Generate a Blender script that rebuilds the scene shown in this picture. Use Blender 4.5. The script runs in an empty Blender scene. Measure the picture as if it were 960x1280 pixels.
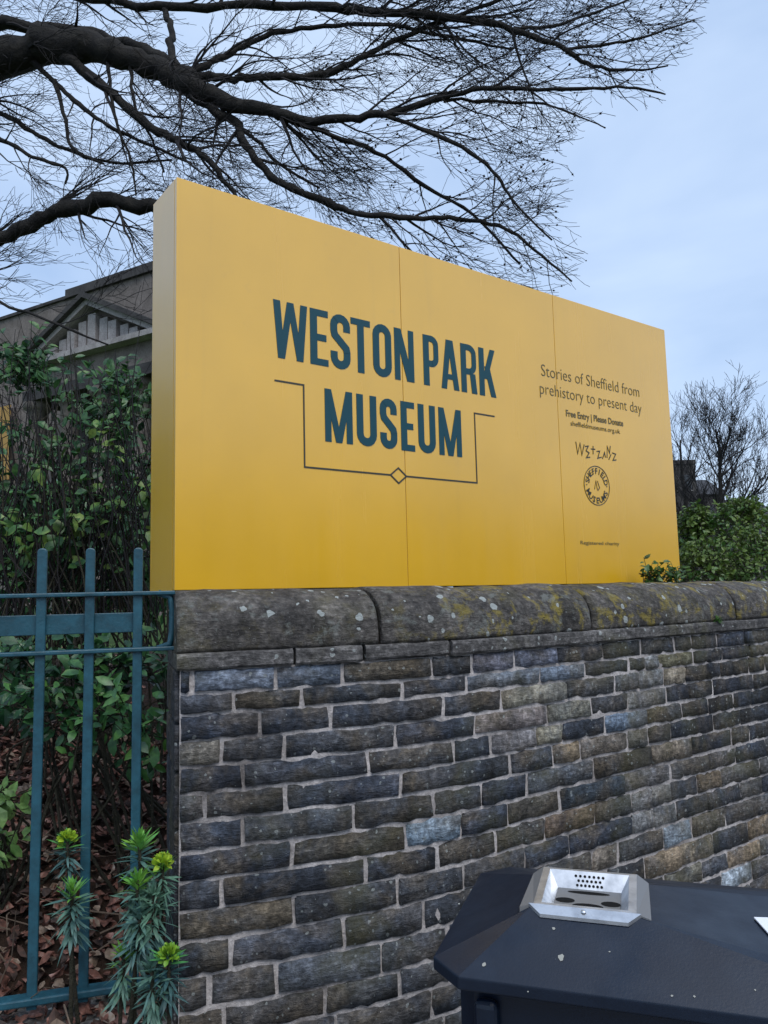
import bpy, bmesh, math, random
from mathutils import Vector, Matrix, Euler
R_ = math.radians
rnd = random.Random(7)
sc = bpy.context.scene
C = sc.collection

# ------------------------------------------------------------------ camera
EYE = 1.58
F = 961.0                       # focal length in photo pixels (960 x 1280)
PITCH, ROLL = R_(6.228), R_(-1.396)
cam = bpy.data.cameras.new('camera')
cam.sensor_fit = 'VERTICAL'; cam.sensor_height = 36; cam.sensor_width = 27
cam.lens = F / 1280 * 36
cam.clip_start = 0.05; cam.clip_end = 3000
camo = bpy.data.objects.new('camera', cam); C.objects.link(camo)
fwd = Vector((0, math.cos(PITCH), math.sin(PITCH)))
up0 = Vector((0, -math.sin(PITCH), math.cos(PITCH))); rt0 = Vector((1, 0, 0))
rt = math.cos(ROLL) * rt0 + math.sin(ROLL) * up0
up = -math.sin(ROLL) * rt0 + math.cos(ROLL) * up0
M = Matrix((rt, up, -fwd)).transposed().to_4x4(); M.translation = Vector((0, 0, EYE))
camo.matrix_world = M
sc.camera = camo
CAMP = Vector((0, 0, EYE))

def ray(px, py):
    return (fwd + rt * ((px - 480) / F) - up * ((py - 640) / F))
def at(px, py, Y):
    d = ray(px, py); return CAMP + d * (Y / d.y)
def atz(px, py, z):
    d = ray(px, py); return CAMP + d * ((z - EYE) / d.z)
def topx(p):
    q = Vector(p) - CAMP
    w = q.dot(fwd)
    return 480 + F * q.dot(rt) / w, 640 - F * q.dot(up) / w

# ------------------------------------------------------------------ sky, sun, exposure
SUN_EL, SUN_AZ = R_(52), R_(152)      # azimuth clockwise from +Y
w = bpy.data.worlds.new('World'); sc.world = w; w.use_nodes = True
nt = w.node_tree; nt.nodes.clear()
def N(tree, typ, **kw):
    n = tree.nodes.new(typ)
    for k, v in kw.items():
        if k.startswith('i_'):
            key = k[2:]; n.inputs[int(key) if key.isdigit() else key.replace('_', ' ')].default_value = v
        else: setattr(n, k, v)
    return n
sky = N(nt, 'ShaderNodeTexSky', sky_type='NISHITA', sun_disc=False, sun_elevation=SUN_EL, sun_rotation=SUN_AZ,
        air_density=1.0, dust_density=1.5, ozone_density=1.0)
tc = N(nt, 'ShaderNodeTexCoord')
mp = N(nt, 'ShaderNodeMapping'); mp.inputs['Scale'].default_value = (1, 1, 2.4)
nz = N(nt, 'ShaderNodeTexNoise', i_Scale=2.1, i_Detail=5.0, i_Roughness=0.5, i_Distortion=0.4)
cr = N(nt, 'ShaderNodeValToRGB')
cr.color_ramp.elements[0].position = 0.3; cr.color_ramp.elements[0].color = (2.95, 4.1, 6.1, 1)
cr.color_ramp.elements[1].position = 0.68; cr.color_ramp.elements[1].color = (4.8, 5.9, 7.6, 1)
mx = N(nt, 'ShaderNodeMix', data_type='RGBA'); mx.inputs[0].default_value = 0.80
bg = N(nt, 'ShaderNodeBackground', i_Strength=0.11)
out = N(nt, 'ShaderNodeOutputWorld')
L = nt.links.new
L(tc.outputs['Generated'], mp.inputs[0]); L(mp.outputs[0], nz.inputs['Vector']); L(nz.outputs['Fac'], cr.inputs[0])
L(sky.outputs[0], mx.inputs[6]); L(cr.outputs[0], mx.inputs[7]); L(mx.outputs[2], bg.inputs[0]); L(bg.outputs[0], out.inputs[0])

sun = bpy.data.lights.new('sun', 'SUN'); sun.energy = 1.5; sun.angle = R_(40); sun.color = (1.0, 0.97, 0.93)
suno = bpy.data.objects.new('sun', sun); C.objects.link(suno)
sd = Vector((math.sin(SUN_AZ) * math.cos(SUN_EL), math.cos(SUN_AZ) * math.cos(SUN_EL), math.sin(SUN_EL)))
suno.rotation_euler = sd.to_track_quat('Z', 'Y').to_euler()
suno.location = (0, -5, 20)
sc.render.engine = 'CYCLES'
sc.view_settings.view_transform = 'Standard'
try: sc.view_settings.look = 'None'
except Exception: pass
sc.view_settings.gamma = 1.0; sc.view_settings.exposure = 0.55; sc.view_settings.use_curve_mapping = False

# ------------------------------------------------------------------ helpers
class MB:
    def __init__(s): s.v = []; s.f = []; s.m = []
    def quad(s, *ps, m=0):
        b = len(s.v); s.v += [tuple(p) for p in ps]; s.f.append(tuple(range(b, b + len(ps)))); s.m.append(m)
    def box(s, o, ex, ey, ez, m=0):
        """corner o, edge vectors"""
        o, ex, ey, ez = map(Vector, (o, ex, ey, ez)); b = len(s.v)
        P = [o, o + ex, o + ex + ey, o + ey]; s.v += [tuple(p) for p in P] + [tuple(p + ez) for p in P]
        fs = [(3, 2, 1, 0), (4, 5, 6, 7), (0, 1, 5, 4), (1, 2, 6, 5), (2, 3, 7, 6), (3, 0, 4, 7)]
        if ex.cross(ey).dot(ez) < 0: fs = [f[::-1] for f in fs]
        s.f += [tuple(b + i for i in f) for f in fs]; s.m += [m] * 6
    def tube(s, pts, rad, n=6, cap=True, m=0):
        b = len(s.v); k = len(pts); pts = [Vector(p) for p in pts]
        a = None
        for i, p in enumerate(pts):
            t = (pts[min(i + 1, k - 1)] - pts[max(i - 1, 0)])
            if t.length < 1e-9: t = Vector((0, 0, 1))
            t.normalize()
            if a is None:
                a = t.orthogonal().normalized()
            else:
                a = (a - t * a.dot(t))
                a = a.normalized() if a.length > 1e-6 else t.orthogonal().normalized()
            c = t.cross(a); r = rad[i] if hasattr(rad, '__len__') else rad
            for j in range(n):
                an = 2 * math.pi * j / n
                q = p + (a * math.cos(an) + c * math.sin(an)) * r; s.v.append((q.x, q.y, q.z))
        for i in range(k - 1):
            for j in range(n):
                j2 = (j + 1) % n
                s.f.append((b + i * n + j, b + i * n + j2, b + (i + 1) * n + j2, b + (i + 1) * n + j)); s.m.append(m)
        if cap and n > 3:
            s.f.append(tuple(b + j for j in range(n))[::-1]); s.m.append(m)
            s.f.append(tuple(b + (k - 1) * n + j for j in range(n))); s.m.append(m)
    def lathe(s, c, prof, n=16, m=0):
        """prof list of (r,z) about vertical axis at c"""
        b = len(s.v)
        for r, z in prof:
            for j in range(n):
                a = 2 * math.pi * j / n; s.v.append((c[0] + r * math.cos(a), c[1] + r * math.sin(a), c[2] + z))
        for i in range(len(prof) - 1):
            for j in range(n):
                j2 = (j + 1) % n
                s.f.append((b + i * n + j, b + i * n + j2, b + (i + 1) * n + j2, b + (i + 1) * n + j)); s.m.append(m)
    def leaf(s, p, d, nrm, ln, wd, fold=0.25, curl=0.0, m=0):
        d = d.normalized(); sd_ = d.cross(nrm)
        if sd_.length < 1e-4: sd_ = d.orthogonal()
        sd_.normalize(); n = sd_.cross(d)
        b = len(s.v)
        P = [p, p + d * ln * .35 + sd_ * wd * .5 + n * wd * fold, p + d * ln * .35 - n * 0 , p + d * ln * .35 - sd_ * wd * .5 + n * wd * fold,
             p + d * ln * .7 + sd_ * wd * .42 + n * (wd * fold - ln * curl * .5), p + d * ln * .7 - n * ln * curl * .4, p + d * ln * .7 - sd_ * wd * .42 + n * (wd * fold - ln * curl * .5),
             p + d * ln - n * ln * curl]
        s.v += [(q.x, q.y, q.z) for q in P]
        for f in ((0, 2, 1), (0, 3, 2), (1, 2, 5, 4), (2, 3, 6, 5), (4, 5, 7), (5, 6, 7)):
            s.f.append(tuple(b + i for i in f)); s.m.append(m)
    def mesh(s, name, mats, smooth=False):
        me = bpy.data.meshes.new(name); me.from_pydata(s.v, [], s.f)
        for m in (mats if isinstance(mats, (list, tuple)) else [mats]): me.materials.append(m)
        if len(me.materials) > 1: me.polygons.foreach_set('material_index', s.m)
        if smooth: me.polygons.foreach_set('use_smooth', [True] * len(me.polygons))
        me.update(); return me
    def build(s, name, mats, parent=None, smooth=False, **tags):
        return link(name, s.mesh(name, mats, smooth), parent, **tags)
def link(name, me, parent=None, **tags):
    o = bpy.data.objects.new(name, me); C.objects.link(o)
    if parent is not None:
        o.parent = parent; o.matrix_parent_inverse = parent_inv(parent)
    for k, v in tags.items(): o[k] = v
    return o
def parent_inv(p):
    m = p.matrix_basis.copy(); q = p
    while q.parent is not None:
        m = q.parent.matrix_basis @ q.matrix_parent_inverse @ m; q = q.parent
    return m.inverted()
def thing(name, label, cat, loc=(0, 0, 0), group=None):
    o = bpy.data.objects.new(name, None); C.objects.link(o); o.location = loc; o.empty_display_size = .2
    o['label'] = label; o['category'] = cat
    if group: o['group'] = group
    return o
def bevel(o, wd, seg=2):
    m = o.modifiers.new('bevel', 'BEVEL'); m.width = wd; m.segments = seg; m.limit_method = 'ANGLE'; m.angle_limit = R_(35)
    return o
def lerp(a, b, t): return a + (b - a) * t

# ------------------------------------------------------------------ materials
def mat(name, col=(.5, .5, .5), rough=.6, spec=.5, metal=0.0):
    m = bpy.data.materials.new(name); m.use_nodes = True
    b = m.node_tree.nodes['Principled BSDF']
    b.inputs['Base Color'].default_value = (*col, 1); b.inputs['Roughness'].default_value = rough
    b.inputs['Specular IOR Level'].default_value = spec; b.inputs['Metallic'].default_value = metal
    m.diffuse_color = (*col, 1)
    return m, m.node_tree, b
def ramp(t, src, stops):
    r = N(t, 'ShaderNodeValToRGB'); e = r.color_ramp.elements
    while len(e) < len(stops): e.new(0.5)
    for i, (p, c) in enumerate(stops):
        e[i].position = p; e[i].color = (*c, 1) if len(c) == 3 else c
    t.links.new(src, r.inputs[0]); return r.outputs[0]
def noise(t, scale, detail=4, rough=.55, vec=None, dist=0, out='Fac'):
    n = N(t, 'ShaderNodeTexNoise', i_Scale=scale, i_Detail=detail, i_Roughness=rough, i_Distortion=dist)
    if vec is None:
        vec = N(t, 'ShaderNodeNewGeometry').outputs['Position']
    t.links.new(vec, n.inputs['Vector']); return n.outputs[out]
def voro(t, scale, feature='F1', out='Distance', rand=1.0):
    n = N(t, 'ShaderNodeTexVoronoi', feature=feature, i_Scale=scale, i_Randomness=rand)
    t.links.new(N(t, 'ShaderNodeNewGeometry').outputs['Position'], n.inputs['Vector']); return n.outputs[out]
def mixc(t, fac, a, b, mode='MIX'):
    n = N(t, 'ShaderNodeMix', data_type='RGBA', blend_type=mode)
    for i, x in ((0, fac), (6, a), (7, b)):
        if hasattr(x, 'is_linked'): t.links.new(x, n.inputs[i])
        elif i == 0: n.inputs[0].default_value = x
        else: n.inputs[i].default_value = (*x, 1)
    return n.outputs[2]
def math_(t, op, a, b=0.0):
    n = N(t, 'ShaderNodeMath', operation=op)
    for i, x in ((0, a), (1, b)):
        if hasattr(x, 'is_linked'): t.links.new(x, n.inputs[i])
        else: n.inputs[i].default_value = x
    return n.outputs[0]
def bump(t, bsdf, h, strength=.5, dist=.01):
    n = N(t, 'ShaderNodeBump', i_Strength=strength, i_Distance=dist)
    t.links.new(h, n.inputs['Height']); t.links.new(n.outputs[0], bsdf.inputs['Normal'])
G = lambda v: (v, v, v)

def stone_mat(name, obj_color=True, col=(.1, .1, .1), lich=1.0, bstr=.9, yellow=0.0, spotscale=55, moss=.3, spow=4.0):
    m, t, b = mat(name, col, .85, .3)
    if obj_color: base = N(t, 'ShaderNodeObjectInfo').outputs['Color']
    else: base = N(t, 'ShaderNodeRGB').outputs[0]; base.default_value = (*col, 1)
    n1 = noise(t, 9, 5, .62); n2 = noise(t, 55, 5, .65); n3 = noise(t, 3.1, 4, .6, dist=.5)
    v = ramp(t, n1, [(.28, G(.28)), (.5, G(.85)), (.75, G(1.8))])
    c = mixc(t, 1.0, base, v, 'MULTIPLY')
    if obj_color:
        c = mixc(t, ramp(t, noise(t, 4.3, 5, .65, dist=.6), [(.46, G(0)), (.62, G(.55))]), c, (.15, .118, .078))
        c = mixc(t, ramp(t, noise(t, 6.1, 5, .65, dist=.8), [(.48, G(0)), (.64, G(.5))]), c, (.055, .075, .11))
    v2 = ramp(t, n2, [(.3, G(.40)), (.52, G(1.0)), (.74, G(2.0))])
    c = mixc(t, 1.0, c, v2, 'MULTIPLY')
    mpn = N(t, 'ShaderNodeMapping'); mpn.inputs['Scale'].default_value = (1, 1, 3.6); t.links.new(N(t, 'ShaderNodeNewGeometry').outputs['Position'], mpn.inputs[0])
    bed = noise(t, 26, 5, .7, vec=mpn.outputs[0], dist=.5)
    c = mixc(t, 1.0, c, ramp(t, bed, [(.32, G(.62)), (.5, G(1.0)), (.7, G(1.5))]), 'MULTIPLY')
    c = mixc(t, ramp(t, n3, [(.50, G(0)), (.66, G(moss))]), c, (.09, .085, .03))       # greenish growth
    c = mixc(t, ramp(t, noise(t, 5.3, 4, .6), [(.52, G(0)), (.72, G(.5))]), c, (.016, .017, .021))  # soot
    if yellow:
        g = N(t, 'ShaderNodeNewGeometry').outputs['Position']
        sp = N(t, 'ShaderNodeSeparateXYZ'); t.links.new(g, sp.inputs[0])
        xm = ramp(t, sp.outputs[0], [(0.0, G(.12)), (.35, G(1)), (1.0, G(.85))])
        yl = ramp(t, noise(t, 14, 6, .7, dist=.4), [(.52, G(0)), (.63, G(yellow))])
        c = mixc(t, mixc(t, 1.0, xm, yl, 'MULTIPLY'), c, (.24, .19, .035))
    if yellow:
        c = mixc(t, ramp(t, noise(t, 13, 7, .72, dist=.3), [(.56, G(0)), (.64, G(.55))]), c, (.19, .205, .19))
        c = mixc(t, ramp(t, noise(t, 130, 3, .6), [(.66, G(0)), (.70, G(.5))]), c, (.24, .25, .24))
    # lichen discs, sparse
    vd = N(t, 'ShaderNodeTexVoronoi', feature='F1', i_Scale=spotscale)
    pos = N(t, 'ShaderNodeNewGeometry').outputs['Position']
    jit = N(t, 'ShaderNodeMix', data_type='VECTOR'); jit.inputs[0].default_value = .012
    t.links.new(pos, jit.inputs[4]); t.links.new(noise(t, 60, 2, out='Color'), jit.inputs[5]); t.links.new(jit.outputs[1], vd.inputs['Vector'])
    sz = N(t, 'ShaderNodeSeparateColor'); t.links.new(vd.outputs['Color'], sz.inputs[0])
    rad = math_(t, 'MULTIPLY', math_(t, 'POWER', sz.outputs[0], spow), .42)
    spot = math_(t, 'LESS_THAN', vd.outputs['Distance'], rad)
    spot = math_(t, 'MULTIPLY', spot, lich)
    c = mixc(t, spot, c, (.34, .37, .36))
    t.links.new(c, b.inputs['Base Color'])
    hh = math_(t, 'ADD', math_(t, 'MULTIPLY', n1, .9), math_(t, 'MULTIPLY', n2, .55))
    hh = math_(t, 'ADD', hh, math_(t, 'ADD', math_(t, 'MULTIPLY', noise(t, 190, 3, .6), .22), math_(t, 'MULTIPLY', bed, .8)))
    bump(t, b, hh, bstr, .014)
    return m
M_BRICK = stone_mat('wall_stone', lich=.5, spotscale=75, moss=.4, spow=9.0, bstr=1.0)
M_COPE = stone_mat('cope_stone', False, (.085, .078, .072), lich=.9, bstr=.95, yellow=.85, spotscale=27, moss=.35)
M_LEDGE = stone_mat('ledge_stone', False, (.105, .10, .098), lich=.7, bstr=.7, spotscale=45, moss=.5)

m, t, b = mat('mortar', (.3, .29, .28), .9, .2); M_MORTAR = m
c = ramp(t, noise(t, 6, 5, .6), [(.28, (.16, .145, .14)), (.45, (.42, .39, .38)), (.7, (.60, .56, .55))])
c = mixc(t, 1.0, c, ramp(t, noise(t, 70, 4, .7), [(.3, G(.6)), (.7, G(1.2))]), 'MULTIPLY')
t.links.new(c, b.inputs['Base Color']); bump(t, b, noise(t, 90, 5, .7), .8, .008)

m, t, b = mat('yellow_panel', (.74, .40, .030), .30, .5); M_SIGN = m
b.inputs['Coat Weight'].default_value = 1.0; b.inputs['Coat Roughness'].default_value = .22; b.inputs['Coat IOR'].default_value = 1.74
c = mixc(t, 1.0, (.74, .41, .008), ramp(t, noise(t, 2.2, 5, .55), [(.3, G(.94)), (.7, G(1.05))]), 'MULTIPLY')
c = mixc(t, ramp(t, noise(t, 12, 5, .7), [(.62, G(0)), (.8, G(.10))]), c, (.3, .2, .08))
t.links.new(c, b.inputs['Base Color']); mpn = N(t, 'ShaderNodeMapping'); mpn.inputs['Scale'].default_value = (1, 1, .06); t.links.new(N(t, 'ShaderNodeNewGeometry').outputs['Position'], mpn.inputs[0])
t.links.new(mixc(t, ramp(t, noise(t, 14, 5, .65, vec=mpn.outputs[0]), [(.56, G(0)), (.8, G(.09))]), c, (.30, .20, .06)), b.inputs['Base Color'])     # faint rain runs
t.links.new(ramp(t, noise(t, 9, 5, .6, vec=mpn.outputs[0]), [(.3, G(.18)), (.7, G(.30))]), b.inputs['Coat Roughness'])
bump(t, b, noise(t, 1.6, 2, .4), .10, .02)
M_TEAL = mat('teal_lettering', (.010, .060, .082), .5, .3)[0]
M_INK = mat('ink_lines', (.05, .05, .04), .5, .3)[0]
M_PRINT = mat('small_print_ink', (.12, .10, .05), .5, .3)[0]
M_GAP = mat('dark_gap', (.01, .01, .01), .9, .1)[0]

m, t, b = mat('teal_fence_paint', (.016, .085, .125), .42, .5); M_FENCE = m
c = mixc(t, 1.0, (.013, .070, .100), ramp(t, noise(t, 25, 5, .65), [(.3, G(.65)), (.7, G(1.3))]), 'MULTIPLY')
c = mixc(t, ramp(t, noise(t, 60, 5, .7), [(.66, G(0)), (.74, G(.6))]), c, (.10, .13, .13))
t.links.new(c, b.inputs['Base Color']); bump(t, b, noise(t, 120, 4), .35, .003)

m, t, b = mat('black_bin', (.012, .016, .026), .42, .5); M_BIN = m
c = mixc(t, ramp(t, noise(t, 7, 6, .7), [(.45, G(0)), (.8, G(.5))]), (.003, .008, .020), (.012, .024, .046))
c = mixc(t, ramp(t, noise(t, 160, 3, .6), [(.72, G(0)), (.77, G(.4))]), c, (.10, .11, .13))
t.links.new(c, b.inputs['Base Color']); t.links.new(ramp(t, noise(t, 9, 5), [(.3, G(.28)), (.7, G(.5))]), b.inputs['Roughness'])
b.inputs['IOR'].default_value = 1.45
bump(t, b, noise(t, 220, 3), .12, .002)
m, t, b = mat('stainless', (.55, .57, .6), .38, .5, 0.85); M_STEEL = m
t.links.new(ramp(t, noise(t, 30, 5, .6), [(.3, (.38, .40, .43)), (.6, (.62, .64, .67))]), b.inputs['Base Color'])
M_DULLSTEEL = mat('dull_steel', (.22, .22, .22), .55, .4, .5)[0]
M_WHITE = mat('white_sticker', (.75, .77, .8), .4, .4)[0]

def bark_mat(name, c1, c2, sc_=14):
    m, t, b = mat(name, c1, .9, .2)
    t.links.new(ramp(t, noise(t, sc_, 6, .65), [(.3, c1), (.7, c2)]), b.inputs['Base Color'])
    bump(t, b, noise(t, sc_ * 2.5, 5, .7), .9, .03); return m
M_BARK = bark_mat('bark', (.010, .010, .011), (.034, .031, .027), 9)
M_TWIG = mat('twig', (.028, .026, .027), .9, .15)[0]
M_DEADTWIG = mat('dry_twig', (.16, .12, .09), .9, .15)[0]
M_STEMG = bark_mat('green_brown_stem', (.03, .035, .022), (.07, .06, .045), 30)
def leaf_mat(name, c1, c2, c3, rough=.4, scale=11, trans=.2):
    m, t, b = mat(name, c2, rough, .45)
    n = noise(t, scale, 3, .6)
    oi = N(t, 'ShaderNodeObjectInfo').outputs['Random']
    n = math_(t, 'ADD', n, math_(t, 'MULTIPLY', math_(t, 'SUBTRACT', oi, .5), .35))
    c = ramp(t, n, [(.3, c1), (.5, c2), (.72, c3)])
    c = mixc(t, 1.0, c, ramp(t, noise(t, 60, 2), [(.3, G(.7)), (.7, G(1.25))]), 'MULTIPLY')
    t.links.new(c, b.inputs['Base Color'])
    if trans:
        tr = N(t, 'ShaderNodeBsdfTranslucent'); t.links.new(c, tr.inputs[0])
        ms = N(t, 'ShaderNodeMixShader', i_0=trans); o = [x for x in t.nodes if x.type == 'OUTPUT_MATERIAL'][0]
        t.links.new(b.outputs[0], ms.inputs[1]); t.links.new(tr.outputs[0], ms.inputs[2]); t.links.new(ms.outputs[0], o.inputs[0])
    return m
M_LAUREL = leaf_mat('laurel_leaf', (.018, .065, .028), (.045, .14, .045), (.10, .24, .055), .33)
M_CLIMB = leaf_mat('climber_leaf', (.022, .075, .03), (.065, .16, .042), (.19, .28, .06))
M_HEDGE = leaf_mat('hedge_leaf', (.014, .045, .012), (.045, .115, .02), (.12, .18, .03), scale=7)
M_EUPH = leaf_mat('spurge_leaf', (.04, .10, .10), (.075, .16, .15), (.11, .22, .15), .5)
M_EUPHTOP = leaf_mat('spurge_tip', (.06, .22, .07), (.11, .33, .07), (.2, .42, .05), .5)
M_BRACT = leaf_mat('spurge_bract', (.16, .34, .03), (.30, .46, .03), (.46, .58, .05), .5, trans=.2)
M_PALE = leaf_mat('pale_leaf', (.09, .2, .05), (.2, .34, .10), (.36, .48, .2))
M_LITTER = leaf_mat('fallen_leaf', (.05, .024, .018), (.20, .085, .06), (.50, .32, .27), .7, scale=27, trans=.05)
M_LITTER2 = leaf_mat('fallen_leaf_tan', (.10, .07, .05), (.25, .18, .13), (.42, .36, .31), .75, scale=31, trans=.05)
M_LITTER3 = leaf_mat('fallen_leaf_dark', (.02, .013, .011), (.06, .034, .026), (.13, .06, .04), .7, scale=31, trans=.05)
m, t, b = mat('soil', (.03, .022, .017), .95, .15); M_SOIL = m
t.links.new(ramp(t, noise(t, 18, 6, .7), [(.3, (.014, .011, .009)), (.55, (.045, .028, .02)), (.75, (.10, .05, .035))]), b.inputs['Base Color'])
bump(t, b, noise(t, 40, 5, .7), 1, .03)
m, t, b = mat('paving', (.22, .21, .2), .85, .3); M_PAVE = m
br = N(t, 'ShaderNodeTexBrick', i_Scale=1.0); br.inputs['Brick Width'].default_value = .6; br.inputs['Row Height'].default_value = .6; br.inputs['Mortar Size'].default_value = .006
br.inputs['Color1'].default_value = (.20, .195, .185, 1); br.inputs['Color2'].default_value = (.26, .25, .235, 1); br.inputs['Mortar'].default_value = (.07, .07, .065, 1)
t.links.new(N(t, 'ShaderNodeNewGeometry').outputs['Position'], br.inputs['Vector'])
t.links.new(mixc(t, 1.0, br.outputs[0], ramp(t, noise(t, 5, 6, .65), [(.3, G(.65)), (.7, G(1.15))]), 'MULTIPLY'), b.inputs['Base Color'])
m, t, b = mat('asphalt', (.05, .05, .052), .9, .3); M_ROAD = m
t.links.new(ramp(t, noise(t, 90, 4, .7), [(.3, G(.03)), (.7, G(.075))]), b.inputs['Base Color'])
m, t, b = mat('grass_ground', (.05, .09, .025), .95, .1); M_GRASS = m
t.links.new(ramp(t, noise(t, 1.3, 6, .7), [(.3, (.03, .05, .015)), (.6, (.06, .11, .03)), (.8, (.08, .075, .04))]), b.inputs['Base Color'])
def mstone(name, c1, c2, s=1.5):
    m, t, b = mat(name, c1, .9, .2)
    c = ramp(t, noise(t, s, 6, .7, dist=.4), [(.3, c1), (.7, c2)])
    t.links.new(mixc(t, 1.0, c, ramp(t, noise(t, 22, 4, .6), [(.3, G(.75)), (.7, G(1.2))]), 'MULTIPLY'), b.inputs['Base Color'])
    bump(t, b, noise(t, 18, 5, .6), .4, .03); return m
M_MUS = mstone('museum_stone', (.10, .085, .076), (.24, .205, .185))
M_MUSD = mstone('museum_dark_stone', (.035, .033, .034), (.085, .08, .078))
M_MUSL = mstone('museum_pale_stone', (.22, .20, .195), (.40, .37, .36), 2.5)
M_GLASS = mat('window_glass', (.015, .018, .022), .08, .6)[0]
M_BANNER = mat('banner_cloth', (.40, .24, .07), .7, .3)[0]
M_HBRICK = mstone('house_brick', (.10, .04, .028), (.2, .09, .06), 4)
M_SLATE = mstone('roof_slate', (.035, .037, .042), (.075, .078, .085), 3)
M_FRAME = mat('window_frame', (.6, .6, .58), .5)[0]
M_DROP = mat('dried_dropping', (.30, .30, .27), .8, .2)[0]
M_DOOR = mat('door_paint', (.03, .06, .05), .4)[0]

# ------------------------------------------------------------------ wall path
H0, H1, SA, SB = R_(19.38), R_(35.89), .3048, .3048 + .8177
W0 = Vector(((224 - 480) / F * 2.2, 2.2))
def heading(s):
    k = min(1, max(0, (s - SA) / (SB - SA))); k = k * k * (3 - 2 * k); return H0 + (H1 - H0) * k
_st = .01; _path = [W0.copy()]
for i in range(1400): _path.append(_path[-1] + Vector((math.cos(heading(i * _st)), math.sin(heading(i * _st)))) * _st)
def wp(s, n, z):
    """point at arc length s, n metres out towards the street, height z"""
    if s <= 0: p = W0 + Vector((math.cos(H0), math.sin(H0))) * s
    else:
        i = min(int(s / _st), 1398); p = _path[i].lerp(_path[i + 1], s / _st - i)
    h = heading(s)
    return Vector((p.x + math.sin(h) * n, p.y - math.cos(h) * n, z))
_tab = {}
def s_of_px(px, z):
    k = round(z, 3)
    if k not in _tab: _tab[k] = [(topx(wp(s * .02, 0, z))[0], s * .02) for s in range(0, 240)]
    T = _tab[k]
    if px <= T[0][0]: return 0
    for a, b in zip(T, T[1:]):
        if a[0] <= px < b[0]: return lerp(a[1], b[1], (px - a[0]) / (b[0] - a[0]))
    return T[-1][1]

# ------------------------------------------------------------------ ground, pavement, road
DN = Vector((math.cos(H1), math.sin(H1), 0)); NN = Vector((math.sin(H1), -math.cos(H1), 0))   # along street, out to street
FH = R_(15.5)                                   # fence heading
FDIR = Vector((-math.cos(FH), -math.sin(FH), 0)); FNRM = Vector((math.sin(FH), -math.cos(FH), 0))
F0 = at(219, 760, 2.33); F0.z = 0
def line_dist(x, y):
    """distance behind the wall / fence line (positive = park side)"""
    q = Vector((x, y, 0))
    a = (Vector((W0.x, W0.y, 0)) - q).dot(Vector((math.sin(H0), -math.cos(H0), 0)))
    p1 = wp(1.12, 0, 0); b_ = (Vector((p1.x, p1.y, 0)) - q).dot(NN)
    c_ = (F0 - q).dot(FNRM)
    if (q - F0).dot(FDIR) > 0: return c_
    return min(a, b_)
def soil_z(x, y):
    d = line_dist(x, y)
    if (Vector((x, y, 0)) - F0).dot(FDIR) < -.06: d -= .30          # the wall itself holds the bank back
    if d < -.30: return -.04
    if d < -.12: return lerp(-.04, .16, (d + .30) / .18)
    base = .21 + .62 * (1 - math.exp(-max(d, -.1) * 1.15)) + .33 * (1 - math.exp(-max(d, 0) * .35))
    return base
mb = MB()
xs = [-600, -200, -80, -40, -25, -16, -11, -8, -6] + [-5 + i * .14 for i in range(0, 72)] + [5.5, 6.5, 8, 11, 16, 25, 40, 80, 200, 600]
ys = [-400, -150, -60, -25, -10, -4, -1, 0] + [.6 + i * .14 for i in range(0, 48)] + [7.8, 9, 11, 14, 18, 25, 40, 80, 200, 500, 1500]
nx = len(xs)
for y in ys:
    for x in xs:
        z = soil_z(x, y)
        if z > 0 and -5 < x < 5 and y < 7: z += rnd.uniform(-.015, .015)
        if y < .6: z = -.04
        mb.v.append((x, y, z))
for j in range(len(ys) - 1):
    for i in range(nx - 1):
        mb.f.append((j * nx + i, j * nx + i + 1, (j + 1) * nx + i + 1, (j + 1) * nx + i))
        cx, cy = (xs[i] + xs[i + 1]) / 2, (ys[j] + ys[j + 1]) / 2
        mb.m.append(1 if (abs(cx) > 6 or cy > 8) else 0)
mb.build('ground', [M_SOIL, M_GRASS], smooth=True, kind='structure')
def strip(name, m_, n0, n1, z, a0=-60, a1=80, th=.02, base=None):
    """flat strip along the street between offsets n0..n1 out from the straight wall"""
    p = base or wp(1.12, 0, 0); mb = MB()
    mb.box(Vector((p.x, p.y, z - th)) + DN * a0 + NN * n0, DN * (a1 - a0), NN * (n1 - n0), (0, 0, th))
    return mb.build(name, m_, kind='structure')
strip('pavement', M_PAVE, -.05, 4.2, 0.0, th=.03)
strip('kerb', mstone('kerb_stone', (.2, .2, .19), (.3, .29, .28)), 4.2, 4.35, .004, th=.14)
strip('road', M_ROAD, 4.35, 12.5, -.11)
strip('far_pavement', M_PAVE, 12.5, 16, 0.0, th=.13)

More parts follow.
